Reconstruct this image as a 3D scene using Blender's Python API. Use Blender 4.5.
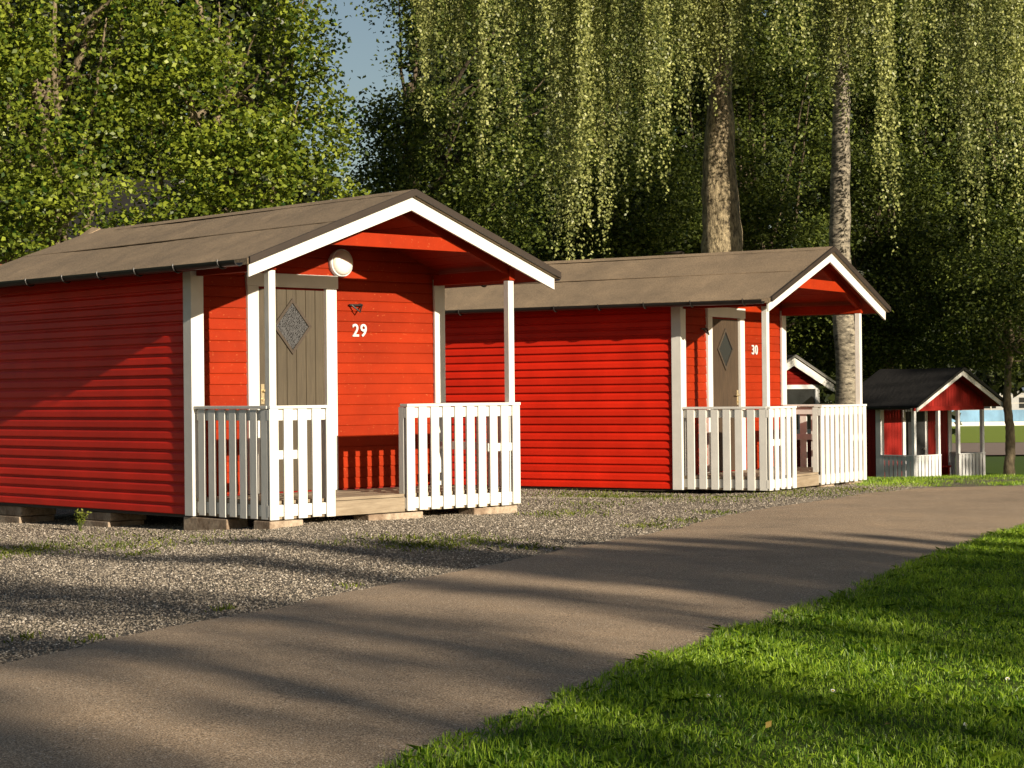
import bpy, bmesh, math, random
import numpy as np
from mathutils import Vector, Matrix

for o in list(bpy.data.objects):
    bpy.data.objects.remove(o)
scene = bpy.context.scene
COL = scene.collection
rnd = random.Random(7)
RG = np.random.default_rng(11)
R = math.radians

# ------------------------------------------------------------------ camera
PITCH, ROLL, FPX = 0.00535, 0.0102, 1944.96
cam_data = bpy.data.cameras.new('camera')
cam_data.sensor_width = 36.0
cam_data.lens = FPX / 1024 * 36.0
cam_data.clip_end = 2000
cam_data.clip_start = 0.05
cam = bpy.data.objects.new('camera', cam_data)
COL.objects.link(cam)
fwd = Vector((0, math.cos(PITCH), math.sin(PITCH)))
up0 = Vector((0, -math.sin(PITCH), math.cos(PITCH)))
rt = Vector((1, 0, 0)) * math.cos(ROLL) - up0 * math.sin(ROLL)
up = rt.cross(fwd)
cam.matrix_world = Matrix(((rt.x, up.x, -fwd.x, 0), (rt.y, up.y, -fwd.y, 0), (rt.z, up.z, -fwd.z, 0), (0, 0, 0, 1)))
scene.camera = cam

# ------------------------------------------------------------------ light
SUN_EL, SUN_PHI = R(16.0), 0.678
world = bpy.data.worlds.new('World')
scene.world = world
world.use_nodes = True
nt = world.node_tree
bg = nt.nodes['Background']
sky = nt.nodes.new('ShaderNodeTexSky')
sky.sky_type = 'NISHITA'
sky.sun_disc = False
sky.sun_elevation = SUN_EL
sky.sun_rotation = math.pi - SUN_PHI
sky.air_density = 1.0
sky.dust_density = 1.0
wb = nt.nodes.new('ShaderNodeMix'); wb.data_type = 'RGBA'; wb.blend_type = 'MULTIPLY'; wb.inputs[0].default_value = 1.0
wb.inputs[7].default_value = (1.02, 0.97, 0.92, 1)      # warm white balance
nt.links.new(sky.outputs[0], wb.inputs[6]); nt.links.new(wb.outputs[2], bg.inputs[0])
bg.inputs[1].default_value = 0.050
sd = bpy.data.lights.new('sun', 'SUN')
sd.energy = 5.0
sd.angle = R(0.5)
sd.color = (1.0, 0.87, 0.69)
sun = bpy.data.objects.new('sun', sd)
COL.objects.link(sun)
to_sun = Vector((math.sin(SUN_PHI) * math.cos(SUN_EL), -math.cos(SUN_PHI) * math.cos(SUN_EL), math.sin(SUN_EL)))
sun.rotation_euler = to_sun.to_track_quat('Z', 'Y').to_euler()
sun.location = to_sun * 60
vs = scene.view_settings
vs.view_transform = 'Standard'
vs.look = 'None'
vs.gamma = 1.0
vs.exposure = 0.76

# ------------------------------------------------------------------ helpers
def tag(o, label=None, cat=None, group=None, kind=None):
    if label: o['label'] = label
    if cat: o['category'] = cat
    if group: o['group'] = group
    if kind: o['kind'] = kind
    return o

def empty(name, loc=(0, 0, 0), rz=0.0):
    o = bpy.data.objects.new(name, None)
    o.empty_display_size = 0.2
    o.location = loc
    o.rotation_euler = (0, 0, rz)
    COL.objects.link(o)
    return o

def link_mesh(name, me, mat, parent=None):
    o = bpy.data.objects.new(name, me)
    if mat is not None: me.materials.append(mat)
    COL.objects.link(o)
    if parent: o.parent = parent
    return o

class MB:
    def __init__(s):
        s.v, s.f = [], []
    def add(s, vs, fs):
        n = len(s.v)
        s.v += [tuple(v) for v in vs]
        s.f += [tuple(i + n for i in f) for f in fs]
        return s
    def box(s, x0, x1, y0, y1, z0, z1):
        return s.add([(x0, y0, z0), (x1, y0, z0), (x1, y1, z0), (x0, y1, z0), (x0, y0, z1), (x1, y0, z1), (x1, y1, z1), (x0, y1, z1)],
                     [(0, 3, 2, 1), (4, 5, 6, 7), (0, 1, 5, 4), (1, 2, 6, 5), (2, 3, 7, 6), (3, 0, 4, 7)])
    def prism(s, pts, vec):
        """extrude a polygon (3d points) along vec"""
        n = len(pts); vec = Vector(vec)
        a = [Vector(p) for p in pts]; b = [p + vec for p in a]
        fs = [tuple(range(n))[::-1], tuple(range(n, 2 * n))]
        for i in range(n):
            j = (i + 1) % n
            fs.append((i, j, n + j, n + i))
        return s.add(a + b, fs)
    def tube(s, path, radii, n=10, wob=0.0, rr=rnd, cap=True):
        path = [Vector(p) for p in path]
        rings = []
        for i, p in enumerate(path):
            t = (path[min(i + 1, len(path) - 1)] - path[max(i - 1, 0)]).normalized()
            a = t.cross(Vector((0.31, 0.95, 0.05)))
            if a.length < 1e-3: a = t.cross(Vector((1, 0, 0)))
            a.normalize(); b = t.cross(a)
            rings.append([p + (a * math.cos(2 * math.pi * k / n) + b * math.sin(2 * math.pi * k / n)) * radii[i] * (1 + wob * rr.uniform(-1, 1)) for k in range(n)])
        vsx = [q for r_ in rings for q in r_]
        fs = []
        for i in range(len(path) - 1):
            for k in range(n):
                k2 = (k + 1) % n
                fs.append((i * n + k, i * n + k2, (i + 1) * n + k2, (i + 1) * n + k))
        if cap:
            fs.append(tuple(range(n))[::-1]); fs.append(tuple(range((len(path) - 1) * n, len(path) * n)))
        return s.add(vsx, fs)
    def cyl(s, c, axis, r, h, n=20, r2=None):
        axis = Vector(axis).normalized(); c = Vector(c)
        return s.tube([c, c + axis * h], [r, r if r2 is None else r2], n)
    def build(s, name, mat, parent=None, bevel=0.0, smooth=False):
        me = bpy.data.meshes.new(name)
        me.from_pydata(s.v, [], s.f)
        bm = bmesh.new(); bm.from_mesh(me)
        bmesh.ops.recalc_face_normals(bm, faces=bm.faces)
        bm.to_mesh(me); bm.free()
        if smooth:
            me.polygons.foreach_set('use_smooth', [True] * len(me.polygons))
        o = link_mesh(name, me, mat, parent)
        if bevel:
            m = o.modifiers.new('bevel', 'BEVEL'); m.width = bevel; m.segments = 2; m.limit_method = 'ANGLE'
        return o

def poly_mesh(name, V, nper, mat, parent=None, attr=None, smooth=False):
    """V: (N, nper, 3) array of separate faces"""
    N = V.shape[0]
    me = bpy.data.meshes.new(name)
    me.vertices.add(N * nper)
    me.vertices.foreach_set('co', np.ascontiguousarray(V, dtype=np.float32).ravel())
    me.loops.add(N * nper)
    me.loops.foreach_set('vertex_index', np.arange(N * nper, dtype=np.int32))
    me.polygons.add(N)
    me.polygons.foreach_set('loop_start', np.arange(0, N * nper, nper, dtype=np.int32))
    me.update(calc_edges=True)
    if attr is not None:
        a = me.attributes.new('v', 'FLOAT', 'FACE')
        a.data.foreach_set('value', np.ascontiguousarray(attr, dtype=np.float32))
    return link_mesh(name, me, mat, parent)

# ---------------- materials
def newmat(name):
    m = bpy.data.materials.new(name); m.use_nodes = True
    n = m.node_tree.nodes; l = m.node_tree.links
    return m, n, l, n['Principled BSDF']

def noise(n, l, scale, detail=4, rough=0.55, vec=None, stretch=None):
    tc = n.new('ShaderNodeTexCoord')
    src = tc.outputs['Object']
    if stretch:
        mp = n.new('ShaderNodeMapping'); mp.inputs['Scale'].default_value = stretch
        l.new(src, mp.inputs[0]); src = mp.outputs[0]
    t = n.new('ShaderNodeTexNoise'); t.inputs['Scale'].default_value = scale
    t.inputs['Detail'].default_value = detail; t.inputs['Roughness'].default_value = rough
    l.new(src, t.inputs['Vector'])
    return t.outputs['Fac']

def ramp(n, l, fac, stops):
    r = n.new('ShaderNodeValToRGB')
    e = r.color_ramp.elements
    while len(e) < len(stops): e.new(0.5)
    for k, (p, c) in enumerate(stops):
        e[k].position = p; e[k].color = (*c, 1)
    l.new(fac, r.inputs[0])
    return r.outputs[0]

def mixc(n, l, fac, a, b, mode='MIX'):
    m = n.new('ShaderNodeMix'); m.data_type = 'RGBA'; m.blend_type = mode
    for s_, v in ((0, fac), (6, a), (7, b)):
        if isinstance(v, (int, float)): m.inputs[s_].default_value = v
        elif isinstance(v, tuple): m.inputs[s_].default_value = (*v, 1)
        else: l.new(v, m.inputs[s_])
    return m.outputs[2]

def bump(n, l, b, h, strength=0.3, dist=0.01):
    bp = n.new('ShaderNodeBump'); bp.inputs['Strength'].default_value = strength; bp.inputs['Distance'].default_value = dist
    l.new(h, bp.inputs['Height']); l.new(bp.outputs[0], b.inputs['Normal'])

def sc(c, k): return tuple(min(1, x * k) for x in c)

def paint(name, c, rough=0.5, var=0.18, scale=3.0, stretch=None, bs=0.25, chips=None, spec=0.4, boards=0.0):
    m, n, l, b = newmat(name)
    f = noise(n, l, scale, 6, 0.6, stretch=stretch)
    col = ramp(n, l, f, [(0.3, sc(c, 1 - var)), (0.7, sc(c, 1 + var * .6))])
    if boards:
        ge = n.new('ShaderNodeNewGeometry')
        col = mixc(n, l, 1.0, col, ramp(n, l, ge.outputs['Random Per Island'], [(0, (1 - boards,) * 3), (1, (1 + boards * .7,) * 3)]), 'MULTIPLY')
    if chips:
        ch = noise(n, l, 55, 2, 0.5)
        fac = ramp(n, l, ch, [(0.69, (0, 0, 0)), (0.73, (1, 1, 1))])
        col = mixc(n, l, fac, col, chips)
    l.new(col, b.inputs['Base Color'])
    b.inputs['Roughness'].default_value = rough
    b.inputs['Specular IOR Level'].default_value = spec
    f2 = noise(n, l, 40, 5, 0.6, stretch=stretch)
    bump(n, l, b, f2, bs, 0.004)
    return m

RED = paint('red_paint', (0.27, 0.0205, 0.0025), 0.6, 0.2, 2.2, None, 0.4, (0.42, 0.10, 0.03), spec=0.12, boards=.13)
RED_S = paint('red_paint_side', (0.62, 0.020, 0.005), 0.5, 0.18, 2.2, None, 0.3, spec=0.22, boards=.12)  # same red set brighter on side walls to make up for grazing sun
RED_DARK = paint('dark_red_paint', (0.20, 0.010, 0.006), 0.6, 0.2, 2.5, (1, 1, 6), 0.3, spec=0.15, boards=.1)
RED_LOW = paint('shade_dark_red_paint', (0.21, 0.012, 0.008), 0.55, 0.25, 1.6, (3, 3, .6), 0.3, spec=0.15, boards=.15)  # red darkened to stand in for tree shade on the low cabin
WHITE = paint('white_paint', (0.68, 0.67, 0.62), 0.5, 0.09, 5, None, 0.25, spec=0.25, boards=.06)
GREYWHITE = paint('greyish_white_paint', (0.62, 0.62, 0.61), 0.5, 0.1, 5, None, 0.15)
BROWN_TRIM = paint('brown_metal_trim', (0.030, 0.020, 0.013), 0.6, 0.2, 6)
BLACK = paint('black_plastic', (0.02, 0.018, 0.016), 0.4, 0.2, 6)
METAL = paint('grey_metal', (0.55, 0.53, 0.5), 0.3, 0.1, 6)
METAL.node_tree.nodes['Principled BSDF'].inputs['Metallic'].default_value = 0.8
BRASS = paint('pale_brass', (0.75, 0.62, 0.38), 0.3, 0.1, 6)
BRASS.node_tree.nodes['Principled BSDF'].inputs['Metallic'].default_value = 0.7

def wood(name, c1, c2, stretch, rough=0.7, bs=0.5, scale=6):
    m, n, l, b = newmat(name)
    f = noise(n, l, scale, 8, 0.65, stretch=stretch)
    f2 = noise(n, l, 3, 3, 0.5)
    col = ramp(n, l, f, [(0.3, c1), (0.7, c2)])
    col = mixc(n, l, f2, col, sc(c1, .9), 'MIX')
    l.new(col, b.inputs['Base Color']); b.inputs['Roughness'].default_value = rough
    bump(n, l, b, f, bs, 0.004)
    return m
DOORW = wood('grey_brown_door', (0.050, 0.038, 0.021), (0.105, 0.082, 0.048), (14, 14, 0.7))
DOORB = wood('brown_grained_door', (0.036, 0.022, 0.011), (0.105, 0.066, 0.034), (16, 16, 0.8))
FRAMEW = wood('dark_window_moulding', (0.04, 0.028, 0.017), (0.085, 0.062, 0.04), (10, 10, 10))
DECK = wood('weathered_deck', (0.20, 0.15, 0.095), (0.46, 0.38, 0.27), (0.8, 12, 12))
DARKWOOD = wood('dark_underside', (0.03, 0.022, 0.016), (0.06, 0.045, 0.03), (1, 6, 6))

def felt(name, c, seams=True):
    m, n, l, b = newmat(name)
    f = noise(n, l, 85, 4, 0.8); g = noise(n, l, 1.6, 6, 0.65); h = noise(n, l, 1.3, 4, 0.6, stretch=(.35, 2.2, .35))
    col = ramp(n, l, f, [(0.34, sc(c, .50)), (0.66, sc(c, 1.42))])
    col = mixc(n, l, 1.0, col, ramp(n, l, g, [(0.3, (.78, .78, .78)), (0.7, (1.12, 1.1, 1.06))]), 'MULTIPLY')
    col = mixc(n, l, 1.0, col, ramp(n, l, h, [(0.3, (.90, .90, .90)), (0.7, (1.06, 1.05, 1.03))]), 'MULTIPLY')
    l.new(col, b.inputs['Base Color']); b.inputs['Roughness'].default_value = 0.9
    b.inputs['Specular IOR Level'].default_value = 0.2
    bump(n, l, b, f, 0.5, 0.004)
    return m
FELT = felt('brown_roof_felt', (0.285, 0.215, 0.145))
FELT_BLACK = felt('black_roof_felt', (0.022, 0.021, 0.021))

# glass of the diamond windows: dark, wrinkled pattern
GLASS, n, l, b = newmat('patterned_glass')
v = n.new('ShaderNodeTexVoronoi'); v.inputs['Scale'].default_value = 62; v.feature = 'DISTANCE_TO_EDGE'
tc = n.new('ShaderNodeTexCoord'); l.new(tc.outputs['Object'], v.inputs['Vector'])
l.new(ramp(n, l, v.outputs['Distance'], [(0.03, (0.085, 0.085, 0.085)), (0.2, (0.010, 0.010, 0.010))]), b.inputs['Base Color'])
b.inputs['Roughness'].default_value = 0.45; b.inputs['Specular IOR Level'].default_value = 0.2
bump(n, l, b, v.outputs['Distance'], 0.8, 0.01)
PANE, n, l, b = newmat('dark_window_glass')
b.inputs['Base Color'].default_value = (0.02, 0.022, 0.022, 1); b.inputs['Roughness'].default_value = 0.06
LAMPG, n, l, b = newmat('opal_lamp_glass')
b.inputs['Base Color'].default_value = (0.78, 0.74, 0.64, 1); b.inputs['Roughness'].default_value = 0.25
b.inputs['Subsurface Weight'].default_value = 0.2

BLOCK, n, l, b = newmat('pale_concrete_block')
f = noise(n, l, 30, 6, 0.7); g = noise(n, l, 4, 4, 0.6)
col = ramp(n, l, f, [(0.3, (0.24, 0.19, 0.14)), (0.7, (0.46, 0.39, 0.30))])
col = mixc(n, l, 1.0, col, ramp(n, l, g, [(0.35, (.55, .45, .38)), (0.6, (1.05, 1, .95))]), 'MULTIPLY')
l.new(col, b.inputs['Base Color']); b.inputs['Roughness'].default_value = 0.9; bump(n, l, b, f, 0.6, 0.01)

def leafmat(name, dark, light, trans=0.35, rough=0.45, spec=0.4):
    m, n, l, b = newmat(name)
    at = n.new('ShaderNodeAttribute'); at.attribute_name = 'v'
    col = ramp(n, l, at.outputs['Fac'], [(0.0, dark), (0.55, tuple((a + c) / 2 for a, c in zip(dark, light))), (1.0, light)])
    l.new(col, b.inputs['Base Color'])
    b.inputs['Roughness'].default_value = rough; b.inputs['Specular IOR Level'].default_value = spec
    tr = n.new('ShaderNodeBsdfTranslucent')
    l.new(mixc(n, l, 1.0, col, (1.3, 1.35, 0.6), 'MULTIPLY'), tr.inputs[0])
    mx = n.new('ShaderNodeMixShader'); mx.inputs[0].default_value = trans
    l.new(b.outputs[0], mx.inputs[1]); l.new(tr.outputs[0], mx.inputs[2])
    l.new(mx.outputs[0], n['Material Output'].inputs[0])
    return m
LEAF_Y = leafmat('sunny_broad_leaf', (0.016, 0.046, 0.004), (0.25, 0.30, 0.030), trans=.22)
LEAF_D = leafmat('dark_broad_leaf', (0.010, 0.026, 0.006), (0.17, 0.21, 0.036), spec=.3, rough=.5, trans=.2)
LEAF_B = leafmat('birch_leaf', (0.045, 0.066, 0.016), (0.42, 0.44, 0.145), 0.2)
LEAF_W = leafmat('shade_dark_wood_leaf', (0.004, 0.010, 0.003), (0.040, 0.050, 0.010), trans=.1)  # near-black leaf colour stands in for the shade behind the crowns
GRASSB = leafmat('grass_blade', (0.05, 0.14, 0.006), (0.50, 0.68, 0.065), 0.45, 0.42, 0.45)
WEEDM = leafmat('weed_leaf', (0.07, 0.10, 0.015), (0.22, 0.24, 0.04), 0.3, 0.6, 0.2)

def bark(name, c1, c2, stretch, scale=5, bs=0.9, dist=0.04):
    m, n, l, b = newmat(name)
    f = noise(n, l, scale, 8, 0.7, stretch=stretch); g = noise(n, l, 1.5, 3, 0.5)
    col = ramp(n, l, f, [(0.36, c1), (0.62, c2)])
    col = mixc(n, l, 1.0, col, ramp(n, l, g, [(0.35, (.7, .68, .62)), (0.65, (1.1, 1.08, 1.0))]), 'MULTIPLY')
    l.new(col, b.inputs['Base Color']); b.inputs['Roughness'].default_value = 0.9
    bump(n, l, b, f, bs, dist)
    return m
BARK_BIRCH = bark('white_birch_bark', (0.018, 0.015, 0.012), (0.33, 0.295, 0.235), (2.2, 2.2, 6), 4, 0.6, 0.02)
BARK_OLD = bark('rough_birch_bark', (0.05, 0.037, 0.022), (0.50, 0.41, 0.265), (4.5, 4.5, 1.7), 5, 1.0, 0.08)
BARK_BROWN = bark('brown_bark', (0.03, 0.024, 0.016), (0.15, 0.115, 0.075), (3, 3, .9), 5)
BARK_PALE = bark('pale_limb_bark', (0.09, 0.07, 0.045), (0.30, 0.245, 0.16), (3, 3, 1.2), 4)

# ------------------------------------------------------------------ ground
def sstep(a, b, x):
    t = np.clip((x - a) / (b - a), 0, 1)
    return t * t * (3 - 2 * t)
def gz(x, y):
    x = np.asarray(x, float); y = np.asarray(y, float)
    a = np.maximum(0, -x - 1.8)
    z = -1.085 - .012 * np.clip(x + 1.8, 0, 6) - .075 * np.minimum(a, 1.1) - .03 * np.clip(a - 1.1, 0, 4)
    z = z - .045 * sstep(20.5, 22.0, y) * (1 - sstep(2.0, 3.0, x))
    k = sstep(25.2, 37.0, y - 0.10 * np.maximum(0, 4 - x))
    return z * (1 - k) + k * (-2.12 - 0.002 * (y - 37))
def gzf(x, y): return float(gz(x, y))

def sheet(name, xs, ys, dz, mat):
    X, Y = np.meshgrid(xs, ys)
    Z = gz(X, Y) + dz
    nx, ny = len(xs), len(ys)
    V = np.stack([X, Y, Z], -1).reshape(-1, 3)
    i = np.arange(nx * ny).reshape(ny, nx)
    F = np.stack([i[:-1, :-1], i[:-1, 1:], i[1:, 1:], i[1:, :-1]], -1).reshape(-1, 4)
    me = bpy.data.meshes.new(name); me.from_pydata(V.tolist(), [], F.tolist())
    me.polygons.foreach_set('use_smooth', [True] * len(me.polygons))
    o = link_mesh(name, me, mat); o['kind'] = 'structure'
    return o

def groundmat(name, cols, scale, fine, bs=0.6, bd=0.02, rough=0.95):
    m, n, l, b = newmat(name)
    g = noise(n, l, scale, 5, 0.6); f = noise(n, l, fine, 4, 0.7)
    col = ramp(n, l, f, [(0.3, cols[0]), (0.7, cols[1])])
    col = mixc(n, l, g, col, cols[2])
    l.new(col, b.inputs['Base Color']); b.inputs['Roughness'].default_value = rough
    b.inputs['Specular IOR Level'].default_value = 0.2
    bump(n, l, b, f, bs, bd)
    return m
SOIL = groundmat('turf_ground', ((0.03, 0.055, 0.008), (0.09, 0.15, 0.02), (0.06, 0.11, 0.014)), 0.4, 14)
far = [-400, -200, -100, -60, -40, -25]
xs = np.array(far + list(np.arange(-16, 20.01, .5)) + [25, 40, 60, 100, 200, 400])
ys = np.array([-400, -200, -100, -60, -30, -15] + list(np.arange(-8, 45.01, .5)) + [50, 60, 80, 110, 150, 220, 320, 500, 800])
sheet('terrain', xs, ys, -0.035, SOIL)

# gravel
GRAVEL, n, l, b = newmat('gravel_surface')
tc = n.new('ShaderNodeTexCoord')
v = n.new('ShaderNodeTexVoronoi'); v.inputs['Scale'].default_value = 75
l.new(tc.outputs['Object'], v.inputs['Vector'])
v2 = n.new('ShaderNodeTexVoronoi'); v2.inputs['Scale'].default_value = 110
l.new(tc.outputs['Object'], v2.inputs['Vector'])
sp = n.new('ShaderNodeSeparateColor'); l.new(v.outputs['Color'], sp.inputs[0])
col = ramp(n, l, sp.outputs[0], [(0.0, (0.08, 0.065, 0.048)), (0.5, (0.22, 0.18, 0.13)), (0.9, (0.36, 0.305, 0.23)), (1.0, (0.52, 0.46, 0.38))])
edge = ramp(n, l, v.outputs['Distance'], [(0.25, (1, 1, 1)), (0.75, (.35, .33, .3))])
col = mixc(n, l, 1.0, col, edge, 'MULTIPLY')
moss = noise(n, l, 0.9, 6, 0.65)
mf = ramp(n, l, moss, [(0.58, (0, 0, 0)), (0.72, (.7, .7, .7))])
col = mixc(n, l, mf, col, (0.12, 0.115, 0.035))
l.new(col, b.inputs['Base Color']); b.inputs['Roughness'].default_value = 0.9
ma = n.new('ShaderNodeMath'); ma.operation = 'ADD'
l.new(v.outputs['Distance'], ma.inputs[0]); l.new(v2.outputs['Distance'], ma.inputs[1])
inv = n.new('ShaderNodeMath'); inv.operation = 'SUBTRACT'; inv.inputs[0].default_value = 1.0; l.new(ma.outputs[0], inv.inputs[1])
bump(n, l, b, inv.outputs[0], 1.0, 0.02)
sheet('gravel_ground', np.arange(-15, 7.3, .25), np.arange(2.0, 27.01, .25), 0.0, GRAVEL)

# asphalt path, between two edge lines
LEFT = [(-9, -5), (-6.2, 1.2), (-4.2, 4.6), (-2.9, 6.9), (-2.13, 8.06), (-1.89, 8.4), (-1.66, 9.04), (-1.34, 9.65), (-1.02, 10.51), (-0.63, 11.41), (-0.26, 12.19), (-0.09, 12.62), (0.33, 13.67), (0.88, 14.91), (1.3, 15.8), (1.8, 17.33), (2.44, 18.77), (3.28, 20.31), (3.97, 21.76), (4.96, 22.85), (6.07, 23.11), (8, 23.5), (14, 24.4), (30, 26)]
RIGHT = [(-6.0, -7), (-3.6, -0.6), (-1.9, 2.8), (-0.9, 4.85), (-0.35, 5.93), (-0.18, 6.36), (0.0, 6.78), (0.21, 7.35), (0.48, 8.03), (0.86, 8.82), (1.33, 9.83), (1.7, 10.61), (2.17, 11.77), (2.62, 12.9), (3.28, 14.28), (3.78, 15.41), (4.35, 16.58), (5.3, 18.0), (6.8, 19.4), (9, 20.4), (15, 21.6), (30, 23)]
def resample(P, N):
    P = np.array(P, float); d = np.r_[0, np.cumsum(np.hypot(*np.diff(P, axis=0).T))]
    t = np.linspace(0, d[-1], N)
    return np.stack([np.interp(t, d, P[:, 0]), np.interp(t, d, P[:, 1])], 1)
NA = 420
LA, RA = resample(LEFT, NA), resample(RIGHT, NA)
LAn = LA.copy(); LAn[:, 0] += RG.normal(0, 1, NA).cumsum() * 0 + RG.normal(0, .012, NA); LAn[:, 1] += RG.normal(0, .02, NA)
ASPH, n, l, b = newmat('asphalt_surface')
f = noise(n, l, 150, 3, 0.85); g = noise(n, l, 1.1, 8, 0.7); h = noise(n, l, 130, 1, 0.4)
col = ramp(n, l, f, [(0.38, (0.08, 0.056, 0.037)), (0.50, (0.29, 0.208, 0.132)), (0.62, (0.72, 0.55, 0.38))])
col = mixc(n, l, 1.0, col, ramp(n, l, g, [(0.3, (.74, .75, .76)), (0.5, (1, 1, 1)), (0.7, (1.2, 1.16, 1.1))]), 'MULTIPLY')
specks = ramp(n, l, h, [(0.67, (0, 0, 0)), (0.71, (1, 1, 1))])
col = mixc(n, l, specks, col, (0.75, 0.66, 0.54))
l.new(col, b.inputs['Base Color']); b.inputs['Roughness'].default_value = 0.85
b.inputs['Specular IOR Level'].default_value = 0.3
bump(n, l, b, f, 0.35, 0.004)
mb = MB()
NC = 16
pts = []
for i in range(NA):
    for k in range(NC + 1):
        t = k / NC
        x = LAn[i, 0] * (1 - t) + (RA[i, 0] + .25) * t
        y = LAn[i, 1] * (1 - t) + RA[i, 1] * t
        pts.append((x, y, gzf(x, y) + 0.014 + 0.02 * math.sin(math.pi * t)))
fs = [(i * (NC + 1) + k, i * (NC + 1) + k + 1, (i + 1) * (NC + 1) + k + 1, (i + 1) * (NC + 1) + k) for i in range(NA - 1) for k in range(NC)]
mb.add(pts, fs); o = mb.build('asphalt_path', ASPH, smooth=True); o['kind'] = 'structure'

# lawn turf sheet right of the path
LAWN = groundmat('lawn_turf', ((0.03, 0.05, 0.006), (0.09, 0.13, 0.014), (0.06, 0.09, 0.01)), 1.2, 40, 0.8, 0.02)
mb = MB(); pts = []; NW = 40
for i in range(NA):
    for k in range(NW + 1):
        t = k / NW
        w = 0.10 + 12 * t ** 1.5
        x = RA[i, 0] + w; y = RA[i, 1] - w * .25
        pts.append((x, y, gzf(x, y) + 0.012 + 0.012 * min(1, w / .6)))
fs = [(i * (NW + 1) + k, i * (NW + 1) + k + 1, (i + 1) * (NW + 1) + k + 1, (i + 1) * (NW + 1) + k) for i in range(NA - 1) for k in range(NW)]
mb.add(pts, fs); o = mb.build('lawn', LAWN, smooth=True); o['kind'] = 'structure'

# distant path, lawn and grounds
DPATH = groundmat('far_gravel_path', ((0.20, 0.15, 0.12), (0.30, 0.23, 0.19), (0.26, 0.20, 0.16)), 0.3, 8)
FLAWN = groundmat('mown_field', ((0.17, 0.23, 0.02), (0.26, 0.33, 0.04), (0.2, 0.26, 0.03)), 0.2, 6)
sheet('far_lawn', np.array([4, 10, 18, 26, 34, 42, 60, 90, 140]), np.array([80.5, 84, 90, 100, 112, 124, 140]), 0.015, FLAWN)
sheet('far_path', np.array([10, 18, 26, 34, 42, 60, 90]), np.array([64, 68, 72, 76, 80]), 0.02, DPATH)

# ------------------------------------------------------------------ grass blades
def blades(name, xy, h, wdt, mat, dz, lean=0.5, label='', cat='grass'):
    N = len(xy)
    z = gz(xy[:, 0], xy[:, 1]) + dz
    base = np.column_stack([xy, z])
    ang = RG.uniform(0, 2 * np.pi, N); la = RG.uniform(0, 2 * np.pi, N)
    ln = np.abs(RG.normal(0, lean, N)) * h
    wv = np.column_stack([np.cos(ang), np.sin(ang), np.zeros(N)]) * (wdt / 2)[:, None]
    mid = base + np.column_stack([np.cos(la) * ln * .35, np.sin(la) * ln * .35, h * .6])
    tip = base + np.column_stack([np.cos(la) * ln, np.sin(la) * ln, h * (1 - .25 * np.minimum(1, ln / h))])
    V = np.stack([base - wv, base + wv, mid + wv * .7, tip, mid - wv * .7], 1)
    v = np.clip(RG.normal(.40, .28, N) + .40 * (vnoise(xy[:, 0], xy[:, 1], .35, 31) - .5), 0, 1)
    o = poly_mesh(name, V, 5, mat, attr=v)
    tag(o, label, cat, kind='stuff')
    return o
def vnoise(x, y, s, seed):
    r_ = np.random.default_rng(seed); G = r_.uniform(0, 1, (64, 64))
    u, w = (x / s) % 64, (y / s) % 64
    i, j = u.astype(int), w.astype(int); fu, fw = u - i, w - j
    fu = fu * fu * (3 - 2 * fu); fw = fw * fw * (3 - 2 * fw)
    a = G[i % 64, j % 64]; b_ = G[(i + 1) % 64, j % 64]; c = G[i % 64, (j + 1) % 64]; d = G[(i + 1) % 64, (j + 1) % 64]
    return (a * (1 - fu) + b_ * fu) * (1 - fw) + (c * (1 - fu) + d * fu) * fw
def lawn_points(N, y0, y1, wmax):
    i = RG.integers(0, NA - 1, N * 3); t = RG.uniform(0, 1, N * 3)
    e = RA[i] * (1 - t)[:, None] + RA[i + 1] * t[:, None]
    jit = vnoise(e[:, 0] * 1.0, e[:, 1], .18, 5) * .09 + vnoise(e[:, 0], e[:, 1], .05, 8) * .04
    w = .13 - jit + RG.uniform(0, 1, N * 3) * wmax
    x = e[:, 0] + w; y = e[:, 1] - w * .25
    m = (y > y0) & (y < y1) & (x < .29 * y + 1.0)
    return np.column_stack([x[m], y[m]])[:N]
P1 = np.concatenate([lawn_points(420000, 5.2, 9.0, 4.2), lawn_points(330000, 9.0, 20, 4.5)])
hn = .016 + .026 * vnoise(P1[:, 0], P1[:, 1], .22, 3) + .012 * vnoise(P1[:, 0], P1[:, 1], .9, 4)
h = hn * RG.uniform(.6, 1.25, len(P1)); long_ = RG.uniform(0, 1, len(P1)) < .006
h[long_] *= 1.3
blades('lawn_grass', P1, h, RG.uniform(.0028, .005, len(P1)), GRASSB, .018, .95, 'short mown green grass covering the lawn at lower right')
N = 60000
P2 = np.column_stack([RG.uniform(4.2, 11, N), RG.uniform(23.3, 27.5, N)])
edge_y = np.interp(P2[:, 0], [p[0] for p in LEFT[18:]], [p[1] for p in LEFT[18:]]) + .05 + .3 * vnoise(P2[:, 0], P2[:, 1], .3, 9)
P2 = P2[P2[:, 1] > edge_y]
c30 = Vector((2.885, 21.954))
h = RG.uniform(.03, .08, len(P2)) * (.6 + .8 * vnoise(P2[:, 0], P2[:, 1], .5, 2))
blades('verge_grass', P2, h, RG.uniform(.005, .010, len(P2)), GRASSB, -.04, .5, 'strip of rougher grass along the far edge of the asphalt path')

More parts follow.
